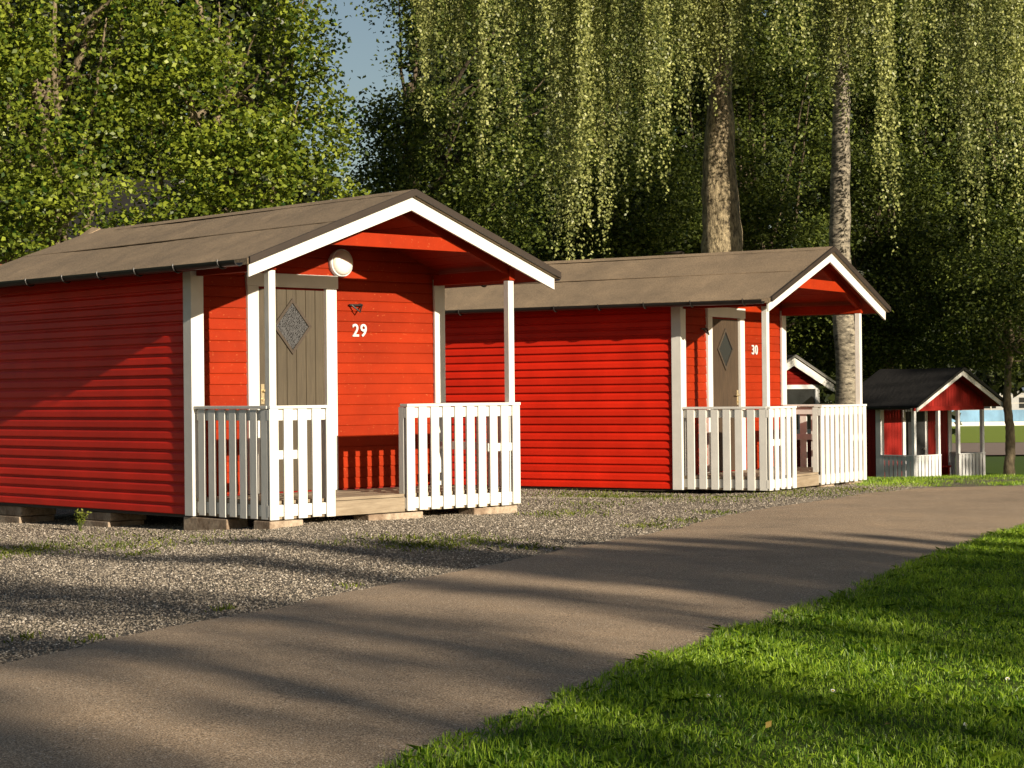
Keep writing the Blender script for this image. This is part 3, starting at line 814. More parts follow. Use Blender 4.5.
# low cabin with a black roof and an open porch
def low_cabin():
    W, P, OV, Q, ZE, ZR, LEN = 2.62, .95, .38, .36, 1.80, 2.62, 1.95
    SL = (ZR - ZE) / (W / 2 + OV)
    root = empty('cabin', (8.88, 43, -2.16), .72)
    tag(root, 'small red cabin with a black roof and an open four post porch beside the tree', 'cabin', 'red wooden cabins with white porches')
    zb = lambda x: ZE + SL * ((x if x < W / 2 else W - x) + OV) - .036
    def vert(mb, x0, x1, y, zlo, zhi, nd=-1, step=.105):
        x = x0
        while x < x1 - .01:
            xb = min(x + step, x1)
            mb.prism([(x + .003, y, zlo), (xb - .003, y, zlo), (xb - .003, y, zhi(xb)), (x + .003, y, zhi(x))], (0, nd * (.02 + rnd.uniform(0, .003)), 0))
            x = xb
    mb = MB(); vert(mb, 0, W, P + .01, 0, zb); mb.box(0, W, P + .012, P + .03, 0, ZE); mb.build('front_wall', RED_LOW, root)
    mb = MB()
    for k in range(int((LEN - P - .15) / .105)):
        y = P + .03 + k * .105
        mb.box(-.002 + rnd.uniform(0, .003), .03, y, y + .098, 0, zb(0) - .01)
    mb.build('side_wall', RED_DARK, root)
    mb = MB(); mb.box(.035, W - .0, P + .035, LEN - .1, 0, ZE); mb.build('wall_core', RED_DARK, root)
    # gable boarding above the porch
    mb = MB(); vert(mb, .02, W - .02, .03, ZE, lambda x: max(ZE + .02, zb(x) - .01)); mb.build('porch_gable', RED_LOW, root)
    mb = MB(); mb.box(0, W, .0, .04, ZE - .10, ZE - .002); mb.build('porch_beam', RED_DARK, root)
    for x0 in (0, .88, 1.62, W - .075):
        mb = MB(); mb.box(x0, x0 + .075, .0, .075, 0, ZE - .102); mb.build('post', GREYWHITE, root)
    for x0, sx in ((0, 1), (W, -1)):
        mb = MB(); a = x0 - sx * .02
        mb.prism([(a, P - .035, 0), (x0 + sx * .11, P - .035, 0), (x0 + sx * .11, P - .012, 0), (x0 + sx * .0, P - .012, 0), (x0, P + .10, 0), (a, P + .10, 0)], (0, 0, ZE + .05)); mb.build('corner_board', GREYWHITE, root)
    mb = MB(); mb.box(.78, .88, P - .05, P, .1, 1.68); mb.box(1.60, 1.70, P - .05, P, .1, 1.68); mb.box(.78, 1.70, P - .052, P, 1.68, 1.78); mb.build('door_frame', GREYWHITE, root)
    mb = MB(); mb.box(.885, 1.595, P - .03, P - .012, .1, 1.675); d = mb.build('door', wood('black_door', (.010, .010, .010), (.02, .02, .02), (10, 10, 1)), root)
    mb = MB(); mb.cyl((1.52, P - .03, .82), (0, -1, 0), .022, .06, 8); mb.build('door_handle', METAL, d)
    mb = MB(); mb.box(2.02, 2.16, P - .06, P - .013, 1.02, 1.36); mb.box(2.06, 2.12, P - .075, P - .06, 1.28, 1.32); mb.build('notice_box', WHITE, root)
    picket_panel(root, (0.0, P - .03), (0, -1), (-1, 0), P - .03, [], h=.72, white=GREYWHITE, pitch=.125)
    picket_panel(root, (0.0, .0), (1, 0), (0, -1), .95, [], h=.72, white=GREYWHITE, pitch=.125)
    picket_panel(root, (1.62, .0), (1, 0), (0, -1), W - 1.62, [], h=.72, white=GREYWHITE, pitch=.125)
    picket_panel(root, (W, P - .03), (0, -1), (1, 0), P - .03, [], h=.72, white=GREYWHITE, pitch=.125)
    mb = MB(); mb.box(0, W, 0.02, P, .02, .1); mb.build('deck', DECK, root)
    mb = MB(); mb.box(1.5, 2.2, .62, .9, .38, .42); mb.box(1.52, 1.57, .65, .88, .1, .38); mb.box(2.13, 2.18, .65, .88, .1, .38); mb.build('porch_seat', RED_DARK, root)
    roof_parts(root, W, OV, Q, ZE, ZR, LEN, FELT_BLACK, WHITE, RED_DARK, barge_h=.13, seams=False, trim=BLACK)
    gutter(root, -OV - .062, ZE - .02, -.2, LEN, BLACK, [.3, 1.2], -1)
low_cabin()

# ------------------------------------------------------------------ concrete blocks under the cabins
def blk(cabin_, x0, x1, y0, y1, ztop, courses, label):
    (ox, oy, oz), a = cabin_
    cx, cy = (x0 + x1) / 2, (y0 + y1) / 2
    wx = ox + cx * math.cos(a) - cy * math.sin(a); wy = oy + cx * math.sin(a) + cy * math.cos(a)
    zg = gzf(wx, wy) - .03
    top = oz + ztop
    mb = MB(); h_ = (top - zg) / courses
    for k in range(courses):
        j = rnd.uniform(-.012, .012)
        mb.box(-(x1 - x0) / 2 + j, (x1 - x0) / 2 + j, -(y1 - y0) / 2 - j, (y1 - y0) / 2 - j, h_ * k + .001, h_ * (k + 1) - .004)
    o = mb.build('concrete_block', BLOCK, None, .008)
    o.location = (wx, wy, zg); o.rotation_euler = (0, 0, a + rnd.uniform(-.03, .03))
    tag(o, label, 'block', 'blocks under the cabins')
blk(C29, -.01, .22, .62, 1.25, -.016, 1, 'pale support block under the corner board of cabin 29')
blk(C29, -.02, .33, -.01, .22, -.010, 1, 'pale support block under the left front post of cabin 29')
blk(C29, 1.10, 1.72, .03, .25, -.010, 1, 'flat support block under the porch opening of cabin 29')
blk(C29, 2.35, 2.90, .03, .25, -.010, 1, 'low support block under the right end of the porch of cabin 29')
blk(C29, .03, .42, 2.50, 3.0, -.032, 2, 'two course block pile behind the small weed under cabin 29')
blk(C29, .03, .42, 4.15, 4.62, -.032, 2, 'two course block pile at the left edge of the photo under cabin 29')
blk(C30, 1.60, 2.0, .03, .25, -.010, 1, 'small support block under the porch step of cabin 30')
blk(C30, 2.45, 2.90, .03, .25, -.010, 1, 'pale support block under the right end of cabin 30')
blk(C30, .03, .3, 3.5, 3.9, -.032, 1, 'low support block under the long side wall of cabin 30')

# ------------------------------------------------------------------ trees
def leaf_quads(C, L, Wd, up_bias=0.22, droop=0.2, rng=RG, dirs=None):
    N = len(C)
    d = rng.normal(0, 1, (N, 3)); d[:, 2] = d[:, 2] * .5 - droop
    if dirs is not None: d = d * .35 + dirs
    d /= np.linalg.norm(d, axis=1, keepdims=True)
    nrm = rng.normal(0, 1, (N, 3)); nrm[:, 2] = np.abs(nrm[:, 2]) * .7 + up_bias
    w = np.cross(d, nrm); w /= np.linalg.norm(w, axis=1, keepdims=True) + 1e-9
    nn = np.cross(w, d)
    L = np.asarray(L)[:, None]; Wd = np.asarray(Wd)[:, None]
    fold = nn * (Wd * .22)
    return np.stack([C, C + d * L * .42 + w * Wd * .5 + fold, C + d * L, C + d * L * .42 - w * Wd * .5 + fold], 1)

def lump_crown(lumps, dens, leaf, tw=13, spread=.26, rng=RG, shell=.55):
    """lumps: (cx,cy,cz,rx,ry,rz). twigs are spread through the outer part of each lump, each with a spray of leaves"""
    CC, VV = [], []
    for (cx, cy, cz, rx, ry, rz) in lumps:
        area = 4 * math.pi * ((rx * ry) ** 1.6 / 3 + (rx * rz) ** 1.6 / 3 + (ry * rz) ** 1.6 / 3) ** (1 / 1.6)
        n_ = int(area * dens)
        u = rng.normal(0, 1, (n_, 3)); u /= np.linalg.norm(u, axis=1, keepdims=True)
        r_ = shell + (1.08 - shell) * rng.uniform(0, 1, n_) ** .7
        c = u * r_[:, None] * np.array([rx, ry, rz]) + np.array([cx, cy, cz])
        # hold back twigs by a coarse noise so that there are gaps
        k = .6 * vnoise(c[:, 0] + c[:, 1] * .5 + 60, c[:, 2] + c[:, 1] * .4 + 60, .75, 21) + .4 * vnoise(c[:, 0] - c[:, 1] * .4 + 90, c[:, 2] - c[:, 1] * .5 + 70, .36, 22)
        c = c[(k > .52) | (rng.uniform(0, 1, n_) < .05)]
        tone = np.clip(rng.normal(.5, .27, len(c)), 0, 1)
        rep = np.repeat(c, tw, 0)
        off = rng.normal(0, 1, rep.shape) * np.array([spread, spread, spread * .38])
        off[:, 2] -= (off[:, 0] ** 2 + off[:, 1] ** 2) * .5
        CC.append(rep + off); VV.append(np.repeat(tone, tw))
    C = np.concatenate(CC); v_ = np.concatenate(VV)
    L = rng.uniform(.7, 1.25, len(C)) * leaf
    return leaf_quads(C, L, L * rng.uniform(.6, .8, len(C)), rng=rng), np.clip(v_ + rng.normal(0, .16, len(C)), 0, 1)

def trunk_mesh(paths, mat, root, n=12, wob=.06, name='trunk'):
    mb = MB()
    for q, (path, radii) in enumerate(paths):
        pp = np.array([tuple(p) for p in path], float); d = np.r_[0, np.cumsum(np.linalg.norm(np.diff(pp, axis=0), axis=1))]
        k = 60 if q == 0 else 14
        t = np.linspace(0, d[-1], k)
        f = np.column_stack([np.interp(t, d, pp[:, a]) for a in range(3)])
        r_ = np.interp(t, d, radii)
        if q:      # limbs wander a little instead of running straight
            env = np.sin(np.linspace(0, np.pi, k))[:, None]
            w_ = np.cumsum(RG.normal(0, .035, (k, 3)), 0); w_ -= np.linspace(0, 1, k)[:, None] * w_[-1]
            f += w_ * env * min(1.0, d[-1] / 3)
            mb.tube(f, r_, 7, wob * .6)
        else:
            sw = np.cumsum(RG.normal(0, .006, (k, 3)), 0); sw[:, 2] = 0
            f += sw - sw[:1]; mb.tube(f, r_ * (1 + .05 * np.sin(t * 7) * RG.uniform(.3, 1, k)), max(n, 22), wob)
    return mb.build(name, mat, root, smooth=True)

def limb(p0, dr, length, r0, bend=.25, seg=7, up_=.15, rr=rnd):
    p = Vector(p0); d = Vector(dr).normalized(); path, rad = [p.copy()], [r0]
    for k in range(seg):
        d = (d + Vector((rr.uniform(-bend, bend), rr.uniform(-bend, bend), rr.uniform(-bend, bend) * .6 + up_ * .3))).normalized()
        p = p + d * length / seg
        path.append(p.copy()); rad.append(r0 * (1 - .85 * (k + 1) / seg))
    return path, rad

def broad_tree(x, y, lumps, label, mat, bark_m, h, r0, dens, leaf, limbs=(), group='broadleaf trees behind the cabins', name='broadleaf_tree', tw=13, spread=.26, shell=.55, fork=.35):
    z = gzf(x, y) - .1
    root = empty(name, (x, y, z)); tag(root, label, 'tree', group)
    tp = [(0, 0, 0), (.05, .03, h * .25), (-.06, .05, h * .5), (.04, -.04, h * .78), (0, 0, h)]
    paths = [(tp, [r0 * 1.35, r0, r0 * .85, r0 * .6, r0 * .25])]
    for a in limbs: paths.append(a)
    lum = [(a - x, b_ - y, c - z, d, e, f) for a, b_, c, d, e, f in lumps]
    for (a, b_, c, d, e, f) in lum:
        for q in range(3):
            s0 = Vector((0, 0, h * rnd.uniform(fork, .9)))
            e0 = Vector((a + rnd.uniform(-.6, .6) * d, b_ + rnd.uniform(-.6, .6) * e, c + rnd.uniform(-.4, .6) * f))
            m0 = (s0 + e0) / 2 + Vector((rnd.uniform(-.3, .3), rnd.uniform(-.3, .3), rnd.uniform(-.5, .1)))
            paths.append(([s0, m0, e0], [r0 * .34, r0 * .2, r0 * .05]))
    trunk_mesh(paths, bark_m, root, 10)
    V, v_ = lump_crown(lum, dens, leaf, tw, spread, shell=shell)
    poly_mesh('crown', V, 4, mat, root, attr=v_)
    return root

def px(u, v, D):
    return ((u - 512) / FPX * D, D, (390 - .0102 * (u - 512) - v) / FPX * D)
# two sunlit trees on the left
def L_(u, v, D, rx, ry, rz):
    a = px(u, v, D); return (a[0], a[1], a[2], rx, ry, rz)
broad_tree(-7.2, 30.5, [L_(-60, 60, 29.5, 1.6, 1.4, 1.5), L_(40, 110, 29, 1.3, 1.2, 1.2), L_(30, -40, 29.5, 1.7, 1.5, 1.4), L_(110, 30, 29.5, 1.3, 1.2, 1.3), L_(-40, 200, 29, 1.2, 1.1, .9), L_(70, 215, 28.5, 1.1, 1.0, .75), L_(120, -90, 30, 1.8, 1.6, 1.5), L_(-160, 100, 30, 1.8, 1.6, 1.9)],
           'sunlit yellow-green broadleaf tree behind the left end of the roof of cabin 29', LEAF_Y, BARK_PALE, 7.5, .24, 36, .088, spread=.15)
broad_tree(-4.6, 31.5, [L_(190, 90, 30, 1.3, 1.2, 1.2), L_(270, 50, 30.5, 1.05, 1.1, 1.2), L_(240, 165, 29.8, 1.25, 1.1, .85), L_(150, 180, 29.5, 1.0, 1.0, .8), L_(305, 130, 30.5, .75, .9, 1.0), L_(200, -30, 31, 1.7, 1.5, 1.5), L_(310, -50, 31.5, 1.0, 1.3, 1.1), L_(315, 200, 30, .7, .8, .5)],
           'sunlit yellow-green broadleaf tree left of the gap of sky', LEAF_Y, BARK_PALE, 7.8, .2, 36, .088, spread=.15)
# shaded darker tree right of the gap
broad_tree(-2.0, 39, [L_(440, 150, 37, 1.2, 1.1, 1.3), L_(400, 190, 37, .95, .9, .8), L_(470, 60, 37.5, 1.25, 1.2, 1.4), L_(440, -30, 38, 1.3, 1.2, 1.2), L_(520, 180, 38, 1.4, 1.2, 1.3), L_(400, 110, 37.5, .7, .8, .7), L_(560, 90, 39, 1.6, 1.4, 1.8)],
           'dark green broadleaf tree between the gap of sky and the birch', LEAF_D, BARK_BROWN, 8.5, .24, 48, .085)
# the dark bank of trees behind the birches
bank = [
    (2.0, 46, [L_(560, 210, 44, 1.8, 1.4, 1.5), L_(640, 190, 44, 1.7, 1.4, 1.6), L_(600, 90, 45, 2.0, 1.6, 1.7), L_(600, -10, 45.5, 2.1, 1.6, 1.5), L_(600, 270, 44, 1.6, 1.2, 1.0)], 'dark shaded tree behind the hanging twigs of the large birch'),
    (6.0, 48, [L_(720, 180, 46.5, 1.8, 1.5, 1.6), L_(780, 110, 47, 1.9, 1.5, 1.7), L_(700, 60, 47, 1.8, 1.5, 1.6), L_(760, 230, 46, 1.7, 1.3, 1.2), L_(760, 0, 48, 2.2, 1.6, 1.6), L_(800, 300, 49, 1.7, 1.3, 1.2), L_(740, 320, 50, 1.8, 1.3, 1.4)], 'dark shaded tree between the two birch trunks'),
    (9.6, 50, [L_(880, 200, 48, 1.8, 1.5, 1.6), L_(900, 290, 48, 1.7, 1.4, 1.3), L_(850, 120, 49, 1.9, 1.5, 1.7), L_(930, 120, 49, 1.9, 1.5, 1.7), L_(880, 20, 50, 2.3, 1.7, 1.7), L_(855, 330, 49, 1.4, 1.2, 1.0), L_(910, 345, 49.5, 1.3, 1.1, .7)], 'dark shaded tree above the black roof, right of the thin birch trunk'),
    (13.4, 49, [L_(970, 240, 47, 1.7, 1.4, 1.4), L_(1050, 200, 48, 1.9, 1.5, 1.6), L_(1000, 140, 48, 1.9, 1.5, 1.7), L_(1000, 40, 49, 2.3, 1.7, 1.8), L_(1100, 290, 48, 1.8, 1.4, 1.5), L_(1030, 310, 47, 1.3, 1.2, .9)], 'dark shaded tree at the right edge of the photo'),
]
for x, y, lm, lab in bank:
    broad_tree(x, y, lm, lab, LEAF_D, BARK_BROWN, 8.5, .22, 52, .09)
# small tree by the low cabin
broad_tree(11.35, 44.5, [L_(1000, 318, 44.5, 1.0, .9, .7), L_(1040, 350, 44.3, .9, .9, .55), L_(1010, 270, 45, 1.3, 1.0, .9), L_(1070, 300, 44.5, 1.2, 1.1, 1.0), L_(955, 300, 46.5, 1.0, .9, .7), L_(985, 345, 46.8, .8, .7, .5)],
           'small tree with a bare mossy trunk right of the black roofed cabin', LEAF_D, BARK_PALE, 4.2, .105, 48, .085, fork=.7)

# ---- weeping birches
def strands(cols, leaf=.047, rng=RG):
    C, D, VV = [], [], []
    for (x0, y0, ztop, zbot, rad, count, tone) in cols:
        for k in range(count):
            a = rng.uniform(0, 2 * np.pi); q = rad * rng.uniform(0, 1) ** .5
            bx, by = x0 + q * math.cos(a), y0 + q * math.sin(a)
            ln = (ztop - zbot) * rng.uniform(.32, 1.0) if k > 1 else (ztop - zbot)
            top = ztop + rng.uniform(-.3, .3)
            m = max(6, int(ln / .0235))
            t = np.linspace(0, 1, m)
            sx = rng.normal(0, .085); sy = rng.normal(0, .085); ph = rng.uniform(0, 6.28)
            px_ = bx + sx * t + .025 * np.sin(t * 9 + ph); py_ = by + sy * t + .025 * np.cos(t * 7 + ph); pz_ = top - ln * t
            keep = rng.uniform(0, 1, m) < .9
            pts = np.column_stack([px_, py_, pz_])[keep]
            C.append(pts + rng.normal(0, .022, pts.shape))
            d = rng.normal(0, .75, pts.shape); d[:, 2] = -.75 + rng.normal(0, .35, len(pts)); D.append(d)
            VV.append(np.clip(rng.normal(tone, .2, len(pts)), 0, 1))
    C, D, VV = np.concatenate(C), np.concatenate(D), np.concatenate(VV)
    L = rng.uniform(.7, 1.25, len(C)) * leaf
    return leaf_quads(C, L, L * rng.uniform(.62, .85, len(C)), up_bias=.1, rng=rng, dirs=D), VV

def weeping_birch(x, y, label, bark_m, tp, rad, cols, extra=()):
    z = gzf(x, y) - .1
    root = empty('weeping_birch', (x, y, z)); tag(root, label, 'tree', 'weeping birches behind the cabins')
    paths = [(tp, rad)]
    for (x0, y0, ztop, zbot, r_, cnt, tone) in cols[::3]:
        s0 = Vector((0, 0, rnd.uniform(7.6, 10.5))); e0 = Vector((x0 - x, y0 - y, ztop - z))
        m0 = (s0 + e0) / 2 + Vector((0, 0, rnd.uniform(.5, 1.1)))
        paths.append(([s0, s0 * .6 + m0 * .4 + Vector((0, 0, .1)), m0, e0 * .6 + m0 * .4 + Vector((0, 0, .12)), e0], [.055, .045, .035, .024, .010]))
    for e in extra: paths.append(e)
    trunk_mesh(paths, bark_m, root, 16, .05)
    cl = [(a - x, b_ - y, c - z, d - z, r_, n_, t_) for a, b_, c, d, r_, n_, t_ in cols]
    V, v_ = strands(cl)
    poly_mesh('crown', V, 4, LEAF_B, root, attr=v_)
    return root

def curtain(defs, seed):
    rr = random.Random(seed); out = []
    for (u, vb, D, w, cnt) in defs:
        a = px(u, vb, D)
        out.append((a[0], D + rr.uniform(-.35, .35), 6.6 + rr.uniform(-.5, 1.3), a[2], w * 1.15, int(cnt * 1.5), rr.uniform(.25, .72)))
    return out
defs = []
rr = random.Random(5)
# (px column, px bottom, distance, radius, strands)
for u, vb, w, c_n in ((418, 40, .06, 6), (428, 70, .07, 7), (443, 55, .07, 7), (455, 118, .06, 6), (463, 60, .06, 6), (478, 150, .07, 8), (487, 185, .06, 7), (497, 90, .07, 7), (508, 60, .06, 6), (516, 205, .05, 5),
                      (540, 60, .07, 8), (549, 40, .06, 6), (556, 215, .06, 9), (563, 265, .07, 12), (570, 266, .06, 9), (577, 240, .07, 10), (586, 268, .07, 12), (592, 225, .05, 7), (600, 200, .07, 10), (609, 258, .05, 9), (616, 205, .06, 9),
                      (624, 195, .08, 11), (633, 150, .07, 10), (642, 172, .07, 11), (651, 182, .06, 9), (660, 165, .07, 10), (668, 172, .06, 8), (676, 120, .08, 10), (684, 118, .07, 9), (692, 70, .08, 9)):
    defs.append((u, vb, 28.7 + rr.uniform(-1.3, 1.3), w, c_n))
for k in range(11):
    u = rr.uniform(545, 700); defs.append((u, rr.uniform(0, 110), rr.uniform(28.2, 30.5), .10, 9))
for k in range(16):
    u = rr.uniform(422, 545); defs.append((u, rr.uniform(0, 120), rr.uniform(28.6, 31), .08, 7))
for u, vb in ((698, 95), (703, 80), (708, 70), (713, 92), (717, 76), (721, 66), (725, 82), (729, 86), (733, 64), (737, 70), (742, 90), (748, 60), (755, 45)): defs.append((u, vb, 28.9, .09, 12))
B1 = px(722, 258, 30)
weeping_birch(B1[0], 30.0, 'large weeping birch with a thick rough trunk rising behind the roof of cabin 30', BARK_OLD,
              [(.02, 0, 0), (.02, 0, 2.2), (.02, 0, 4.1), (-.02, 0, 5.2), (.03, .02, 6.5), (.0, 0, 9), (0, 0, 12)], [.44, .35, .305, .25, .165, .11, .05], curtain(defs, 3))
defs = []
for u, vb, w, c_n in ((752, 30, .05, 5), (801, 55, .06, 8), (806, 70, .04, 5), (820, 20, .06, 6), (868, 25, .06, 7), (872, 50, .05, 5), (886, 120, .05, 6), (889, 185, .05, 8), (897, 232, .05, 7), (912, 60, .06, 8), (918, 90, .06, 9), (924, 128, .05, 10), (929, 60, .05, 7),
                      (944, 70, .05, 6), (958, 110, .06, 9), (964, 200, .07, 12), (969, 240, .05, 9), (975, 205, .07, 12), (982, 150, .06, 9), (987, 90, .06, 8), (1003, 110, .06, 9), (1009, 190, .06, 11), (1015, 216, .06, 11), (1021, 140, .06, 9), (1034, 160, .08, 10), (1048, 120, .08, 9)):
    defs.append((u, vb, 27.2 + rr.uniform(-.7, .5), w, c_n))
for u, vb in ((832, 75), (839, 60), (846, 95), (853, 70), (860, 90), (836, 105), (843, 85), (849, 115), (856, 100), (866, 75), (826, 60)): defs.append((u, vb, 27.6, .09, 9))
for k in range(14):
    u = rr.uniform(755, 1050)
    defs.append((u, rr.uniform(30, 190), rr.uniform(29.5, 31.5), .09, 5))
B2 = px(846, 400, 28.2)
weeping_birch(B2[0], 28.2, 'slender weeping birch with a white trunk seen through the porch of cabin 30', BARK_BIRCH,
              [(.02, 0, 0), (.03, 0, 1.6), (.0, 0, 2.8), (-.02, 0, 4.2), (.03, 0, 5.6), (.1, .1, 8), (.1, .1, 11)], [.20, .165, .155, .145, .12, .08, .03], curtain(defs, 4))

# ---- trees behind the viewer: their shade lies across the path
NV, SV = Vector((math.cos(SUN_PHI), math.sin(SUN_PHI))), Vector((-math.sin(SUN_PHI), math.cos(SUN_PHI)))
def shade_tree(c, s_end, s_base, halfw, zlow, label, seed, dens=26):
    rng = np.random.default_rng(seed)
    b2 = NV * c + SV * s_base
    zg = gzf(b2.x, b2.y)
    top = (s_end - s_base) * math.tan(SUN_EL) + (-1.1 - zg)
    root = empty('columnar_tree', (b2.x, b2.y, zg)); tag(root, label, 'tree', 'columnar trees behind the viewer')
    trunk_mesh([([(0, 0, 0), (.03, 0, top * .5), (0, .03, top * .97)], [.13, .09, .02])], BARK_BROWN, root, 8)
    n_ = int((top - zlow) * halfw * 2 * dens * 9)
    z = rng.uniform(zlow, top, n_)
    taper = np.clip((top - z) / (top - zlow) * 2.6, .12, 1) * np.clip((z - zlow) / .6 + .25, 0, 1)
    gap = vnoise(z * 1.0 + seed, z * 0 + seed, .5, seed) * .7 + .5
    a = rng.uniform(0, 2 * np.pi, n_); q = halfw * taper * gap * rng.uniform(0, 1, n_) ** .5
    C = np.column_stack([q * np.cos(a), q * np.sin(a), z])
    L = rng.uniform(.10, .2, n_)
    poly_mesh('crown', leaf_quads(C, L, L * .7, rng=rng), 4, LEAF_Y, root, attr=rng.uniform(0, 1, n_))
lab = 'slim columnar tree behind the viewer, shading the path'
for k, (c, se, sb, hw, zl) in enumerate([
    (0.3, 24, -21, 1.0, 3), (1.5, 24, -23, .45, 3), (2.4, 26, -22, .85, 3), (3.75, 24, -20, .48, 3), (4.95, 25, -22, .85, 3), (6.7, 24, -21, .40, 3),
    (7.75, 13.2, -20, 1.1, 3), (8.3, 12.1, -23, 1.4, 3), (8.9, 11.6, -20, 1.4, 3), (9.5, 11.2, -22, 1.4, 3), (10.1, 10.8, -20, 1.4, 3), (10.7, 10.4, -23, 1.4, 3), (11.4, 10.0, -20, 1.3, 3), (12.2, 9.3, -22, 1.1, 3), (13.4, 8.4, -20, .9, 3)]):
    shade_tree(c, se, sb, hw, zl, lab, 100 + k)
# unseen broad trees added far to the right to keep the background in shade
for k, (c, t, rx, h, dn) in enumerate([(28.0, 28, 2.5, 20, 7), (32.2, 31, 1.6, 20, 5), (36.2, 29, 1.0, 20, 3.5)]):
    b2 = NV * c + SV * (t - 34)
    z = gzf(b2.x, b2.y)
    broad_tree(b2.x, b2.y, [(b2.x, b2.y, z + h * .46, rx, rx, h * .36), (b2.x + .5, b2.y, z + h * .80, rx * .85, rx * .85, h * .26)], 'broad tree added out of frame on the right to shade the background', LEAF_D, BARK_BROWN, h * .8, .3, dn, .32, group='added shade trees to the right', tw=10, spread=.5, shell=.2)

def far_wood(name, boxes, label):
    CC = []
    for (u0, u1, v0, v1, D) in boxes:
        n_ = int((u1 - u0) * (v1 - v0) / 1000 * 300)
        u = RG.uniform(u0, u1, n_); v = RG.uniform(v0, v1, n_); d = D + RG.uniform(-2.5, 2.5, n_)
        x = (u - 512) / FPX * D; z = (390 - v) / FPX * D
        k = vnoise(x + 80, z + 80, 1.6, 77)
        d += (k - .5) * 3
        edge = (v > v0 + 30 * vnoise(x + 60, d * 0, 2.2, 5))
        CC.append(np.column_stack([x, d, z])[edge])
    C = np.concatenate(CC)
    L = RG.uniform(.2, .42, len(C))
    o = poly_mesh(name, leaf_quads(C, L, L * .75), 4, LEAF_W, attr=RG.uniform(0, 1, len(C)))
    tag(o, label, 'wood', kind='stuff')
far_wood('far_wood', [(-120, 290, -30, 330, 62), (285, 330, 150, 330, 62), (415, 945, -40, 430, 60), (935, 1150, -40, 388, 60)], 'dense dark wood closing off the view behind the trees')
# ------------------------------------------------------------------ far things
# blue clad sports fence with white kick boards
FENCEB = paint('blue_tarpaulin', (0.17, 0.33, 0.50), .6, .45, .7, (1, 1, .6))
y = 122.0
root = empty('sports_fence', (33, y, gzf(33, y))); tag(root, 'long pale blue fence with white kick board on the far field', 'fence')
mb = MB(); mb.box(-9, 12, 0, .05, .28, 1.0); mb.build('blue_panel', FENCEB, root)
mb = MB(); mb.box(-9, 12, -.02, .05, .0, .27); mb.build('kick_board', WHITE, root)
for k in range(8):
    mb = MB(); mb.box(-9 + k * 3, -8.92 + k * 3, .06, .14, 0, 1.9); mb.build('fence_post', METAL, root)
mb = MB(); mb.box(-9, 12, .06, .12, 1.84, 1.9); mb.box(-9, 12, .06, .1, 1.4, 1.44); mb.build('top_rail', METAL, root)
# white hall beyond the fence
y = 150.0
root = empty('sports_hall', (46, y, gzf(46, y))); tag(root, 'low white building beyond the blue fence', 'building')
mb = MB(); mb.box(-12, 12, 0, 10, 0, 2.2); mb.build('wall', paint('pale_grey_render', (.36, .36, .35), .8, .2, .5), root)
mb = MB(); mb.prism([(-12.3, -.4, 2.2), (-12.3, 10.4, 2.2), (-12.3, 5, 3.0)], (24.6, 0, 0)); mb.build('roof', METAL, root)
for k in range(6):
    mb = MB(); mb.box(-10.5 + k * 3.6, -8.7 + k * 3.6, -.03, .0, .9, 1.7); mb.build('window', PANE, root)
# brick house glimpsed through the left tree
BRICK, n, l, b = newmat('red_brick')
bk = n.new('ShaderNodeTexBrick'); tc = n.new('ShaderNodeTexCoord'); mp = n.new('ShaderNodeMapping'); mp.inputs['Rotation'].default_value = (math.pi / 2, 0, 0)
l.new(tc.outputs['Object'], mp.inputs[0]); l.new(mp.outputs[0], bk.inputs['Vector'])
bk.inputs['Color1'].default_value = (.36, .12, .07, 1); bk.inputs['Color2'].default_value = (.28, .09, .055, 1); bk.inputs['Mortar'].default_value = (.35, .3, .25, 1); bk.inputs['Scale'].default_value = 4
l.new(bk.outputs[0], b.inputs['Base Color']); b.inputs['Roughness'].default_value = .9
root = empty('brick_house', (-13.5, 56, gzf(-13.5, 56))); tag(root, 'red brick house glimpsed through the leaves of the left tree', 'house')
mb = MB(); mb.box(-5, 3.5, 0, 8, 0, 6.2); mb.build('wall', BRICK, root)
mb = MB(); mb.prism([(-5.4, -.4, 6.2), (-5.4, 8.4, 6.2), (-5.4, 4, 9.0)], (9.3, 0, 0)); mb.build('roof', FELT_BLACK, root)
for zx in (-3.6, -1.2, 1.2):
    for zz in (1.2, 3.9):
        mb = MB(); mb.box(zx, zx + 1.1, -.06, .02, zz, zz + 1.3); w_ = mb.build('window', WHITE, root)
        mb = MB(); mb.box(zx + .1, zx + 1.0, -.065, -.055, zz + .1, zz + 1.2); mb.build('pane', PANE, w_)
# thin pole with cross bar behind the roof of cabin 30
a = px(684, 262, 32)
z = gzf(a[0], 32)
mb = MB(); mb.tube([(0, 0, 0), (0, 0, a[2] + .24 - z)], [.035, .03], 8); mb.tube([(0.0, 0, a[2] + .23 - z), (-.30, 0, a[2] + .22 - z)], [.025, .02], 8)
o = mb.build('bracket_pole', BROWN_TRIM); o.location = (a[0], 32, z); tag(o, 'thin dark pole with a short cross arm beside the thick birch trunk', 'pole')

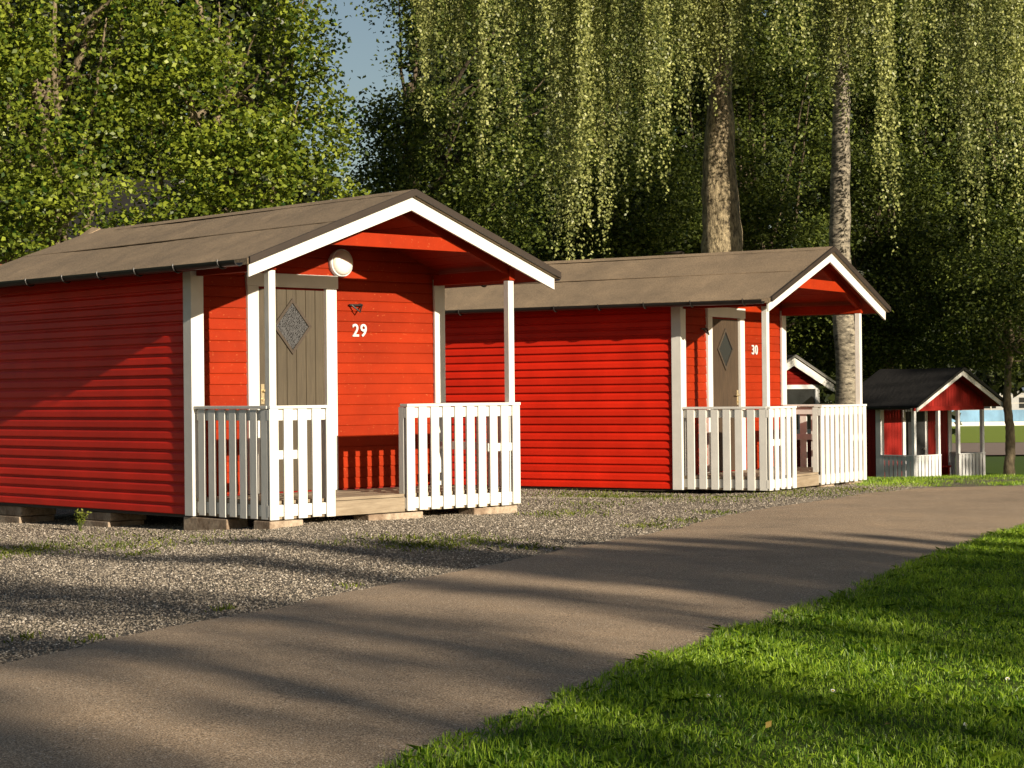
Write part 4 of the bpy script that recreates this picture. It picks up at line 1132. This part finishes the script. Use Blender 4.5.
# ------------------------------------------------------------------ small things
# weed in front of the block pile
wx, wy = -3.93, 17.62
root = empty('weed_plant', (wx, wy, gzf(wx, wy))); tag(root, 'small leafy weed in front of the block pile under cabin 29', 'plant')
mb = MB(); st = []
for k in range(4):
    a = rnd.uniform(0, 6.28); q = rnd.uniform(.03, .08); st.append((q * math.cos(a), q * math.sin(a), rnd.uniform(.10, .17)))
    mb.tube([(0, 0, 0), (q * .4 * math.cos(a), q * .4 * math.sin(a), .07), st[-1]], [.005, .004, .002], 5)
mb.build('stem', WEEDM, root)
C = np.concatenate([np.array([[s_[0] * t, s_[1] * t, s_[2] * t]]) + RG.normal(0, .012, (9, 3)) for s_ in st for t in (.6, .8, 1.0)])
Lf = RG.uniform(.02, .045, len(C)); poly_mesh('foliage', leaf_quads(C, Lf, Lf * .6), 4, WEEDM, root, attr=RG.uniform(.3, 1, len(C)))
# daisies
PETAL = paint('white_petal', (.82, .82, .8), .6, .05); YOLK = paint('yellow_centre', (.7, .45, .03), .6, .1)
spots = [(828, 678, 'daisy alone in the middle of the lawn'), (694, 683, 'daisy in a small cluster near the middle of the lawn'), (705, 684, 'daisy in a small cluster near the middle of the lawn'), (714, 685, 'daisy in a small cluster near the middle of the lawn'), (961, 709, 'daisy in the shaded lawn toward the lower right corner'), (492, 765, 'daisy by the path edge at the very bottom of the photo'), (1004, 664, 'daisy near the right edge of the lawn')]
z = -1.12
for u, v_, lab in spots:
    D = 1.06 * FPX / (v_ - 390 + .0102 * (u - 512)); x = (u - 512) / FPX * D
    root = empty('daisy', (x, D, gzf(x, D) + .012)); root.scale = (.5, .5, .5); tag(root, 'white ' + lab, 'flower', 'daisies in the lawn'); root.rotation_euler = (rnd.uniform(.5, .9), rnd.uniform(-.2, .2), 0)
    mb = MB()
    for k in range(12):
        a = k * math.pi / 6
        ca, sa = math.cos(a), math.sin(a)
        mb.add([(.004 * ca, .004 * sa, .052), (.012 * ca - .004 * sa, .012 * sa + .004 * ca, .056), (.019 * ca, .019 * sa, .055), (.012 * ca + .004 * sa, .012 * sa - .004 * ca, .056)], [(0, 1, 2, 3)])
    p_ = mb.build('petals', PETAL, root)
    mb = MB(); mb.cyl((0, 0, .05), (0, 0, 1), .006, .008, 10); mb.build('flower_centre', YOLK, root)
    mb = MB(); mb.tube([(0, 0, -.02), (.002, 0, .051)], [.0016, .0014], 5); mb.build('stem', WEEDM, root)

DRY = leafmat('dry_leaf', (.16, .08, .02), (.42, .30, .08), .2, .7, .2)
for u, v_, hh, lab in [(880, 721, .045, 'brown fallen leaf lying on the shaded lawn at lower right'), (762, 726, .04, 'yellowish fallen leaf on the lawn near the bottom edge'), (688, 697, .045, 'yellow fallen leaf on the lawn left of the daisy cluster'), (104, 678, .012, 'pale fallen leaf on the asphalt at lower left'), (258, 698, .012, 'tiny pale fallen leaf on the asphalt at the bottom'), (540, 670, .02, 'dry fallen leaf on the asphalt by the lawn edge')]:
    D = (1.12 - hh) * FPX / (v_ - 390 + .0102 * (u - 512)); x = (u - 512) / FPX * D
    o = poly_mesh('fallen_leaf', leaf_quads(np.array([[0, 0, 0.004]]), np.array([.034]), np.array([.022]), up_bias=2.5), 4, DRY, attr=np.array([rnd.uniform(.3, 1)]))
    o.location = (x, D, gzf(x, D) + hh); tag(o, lab, 'leaf', 'fallen leaves')
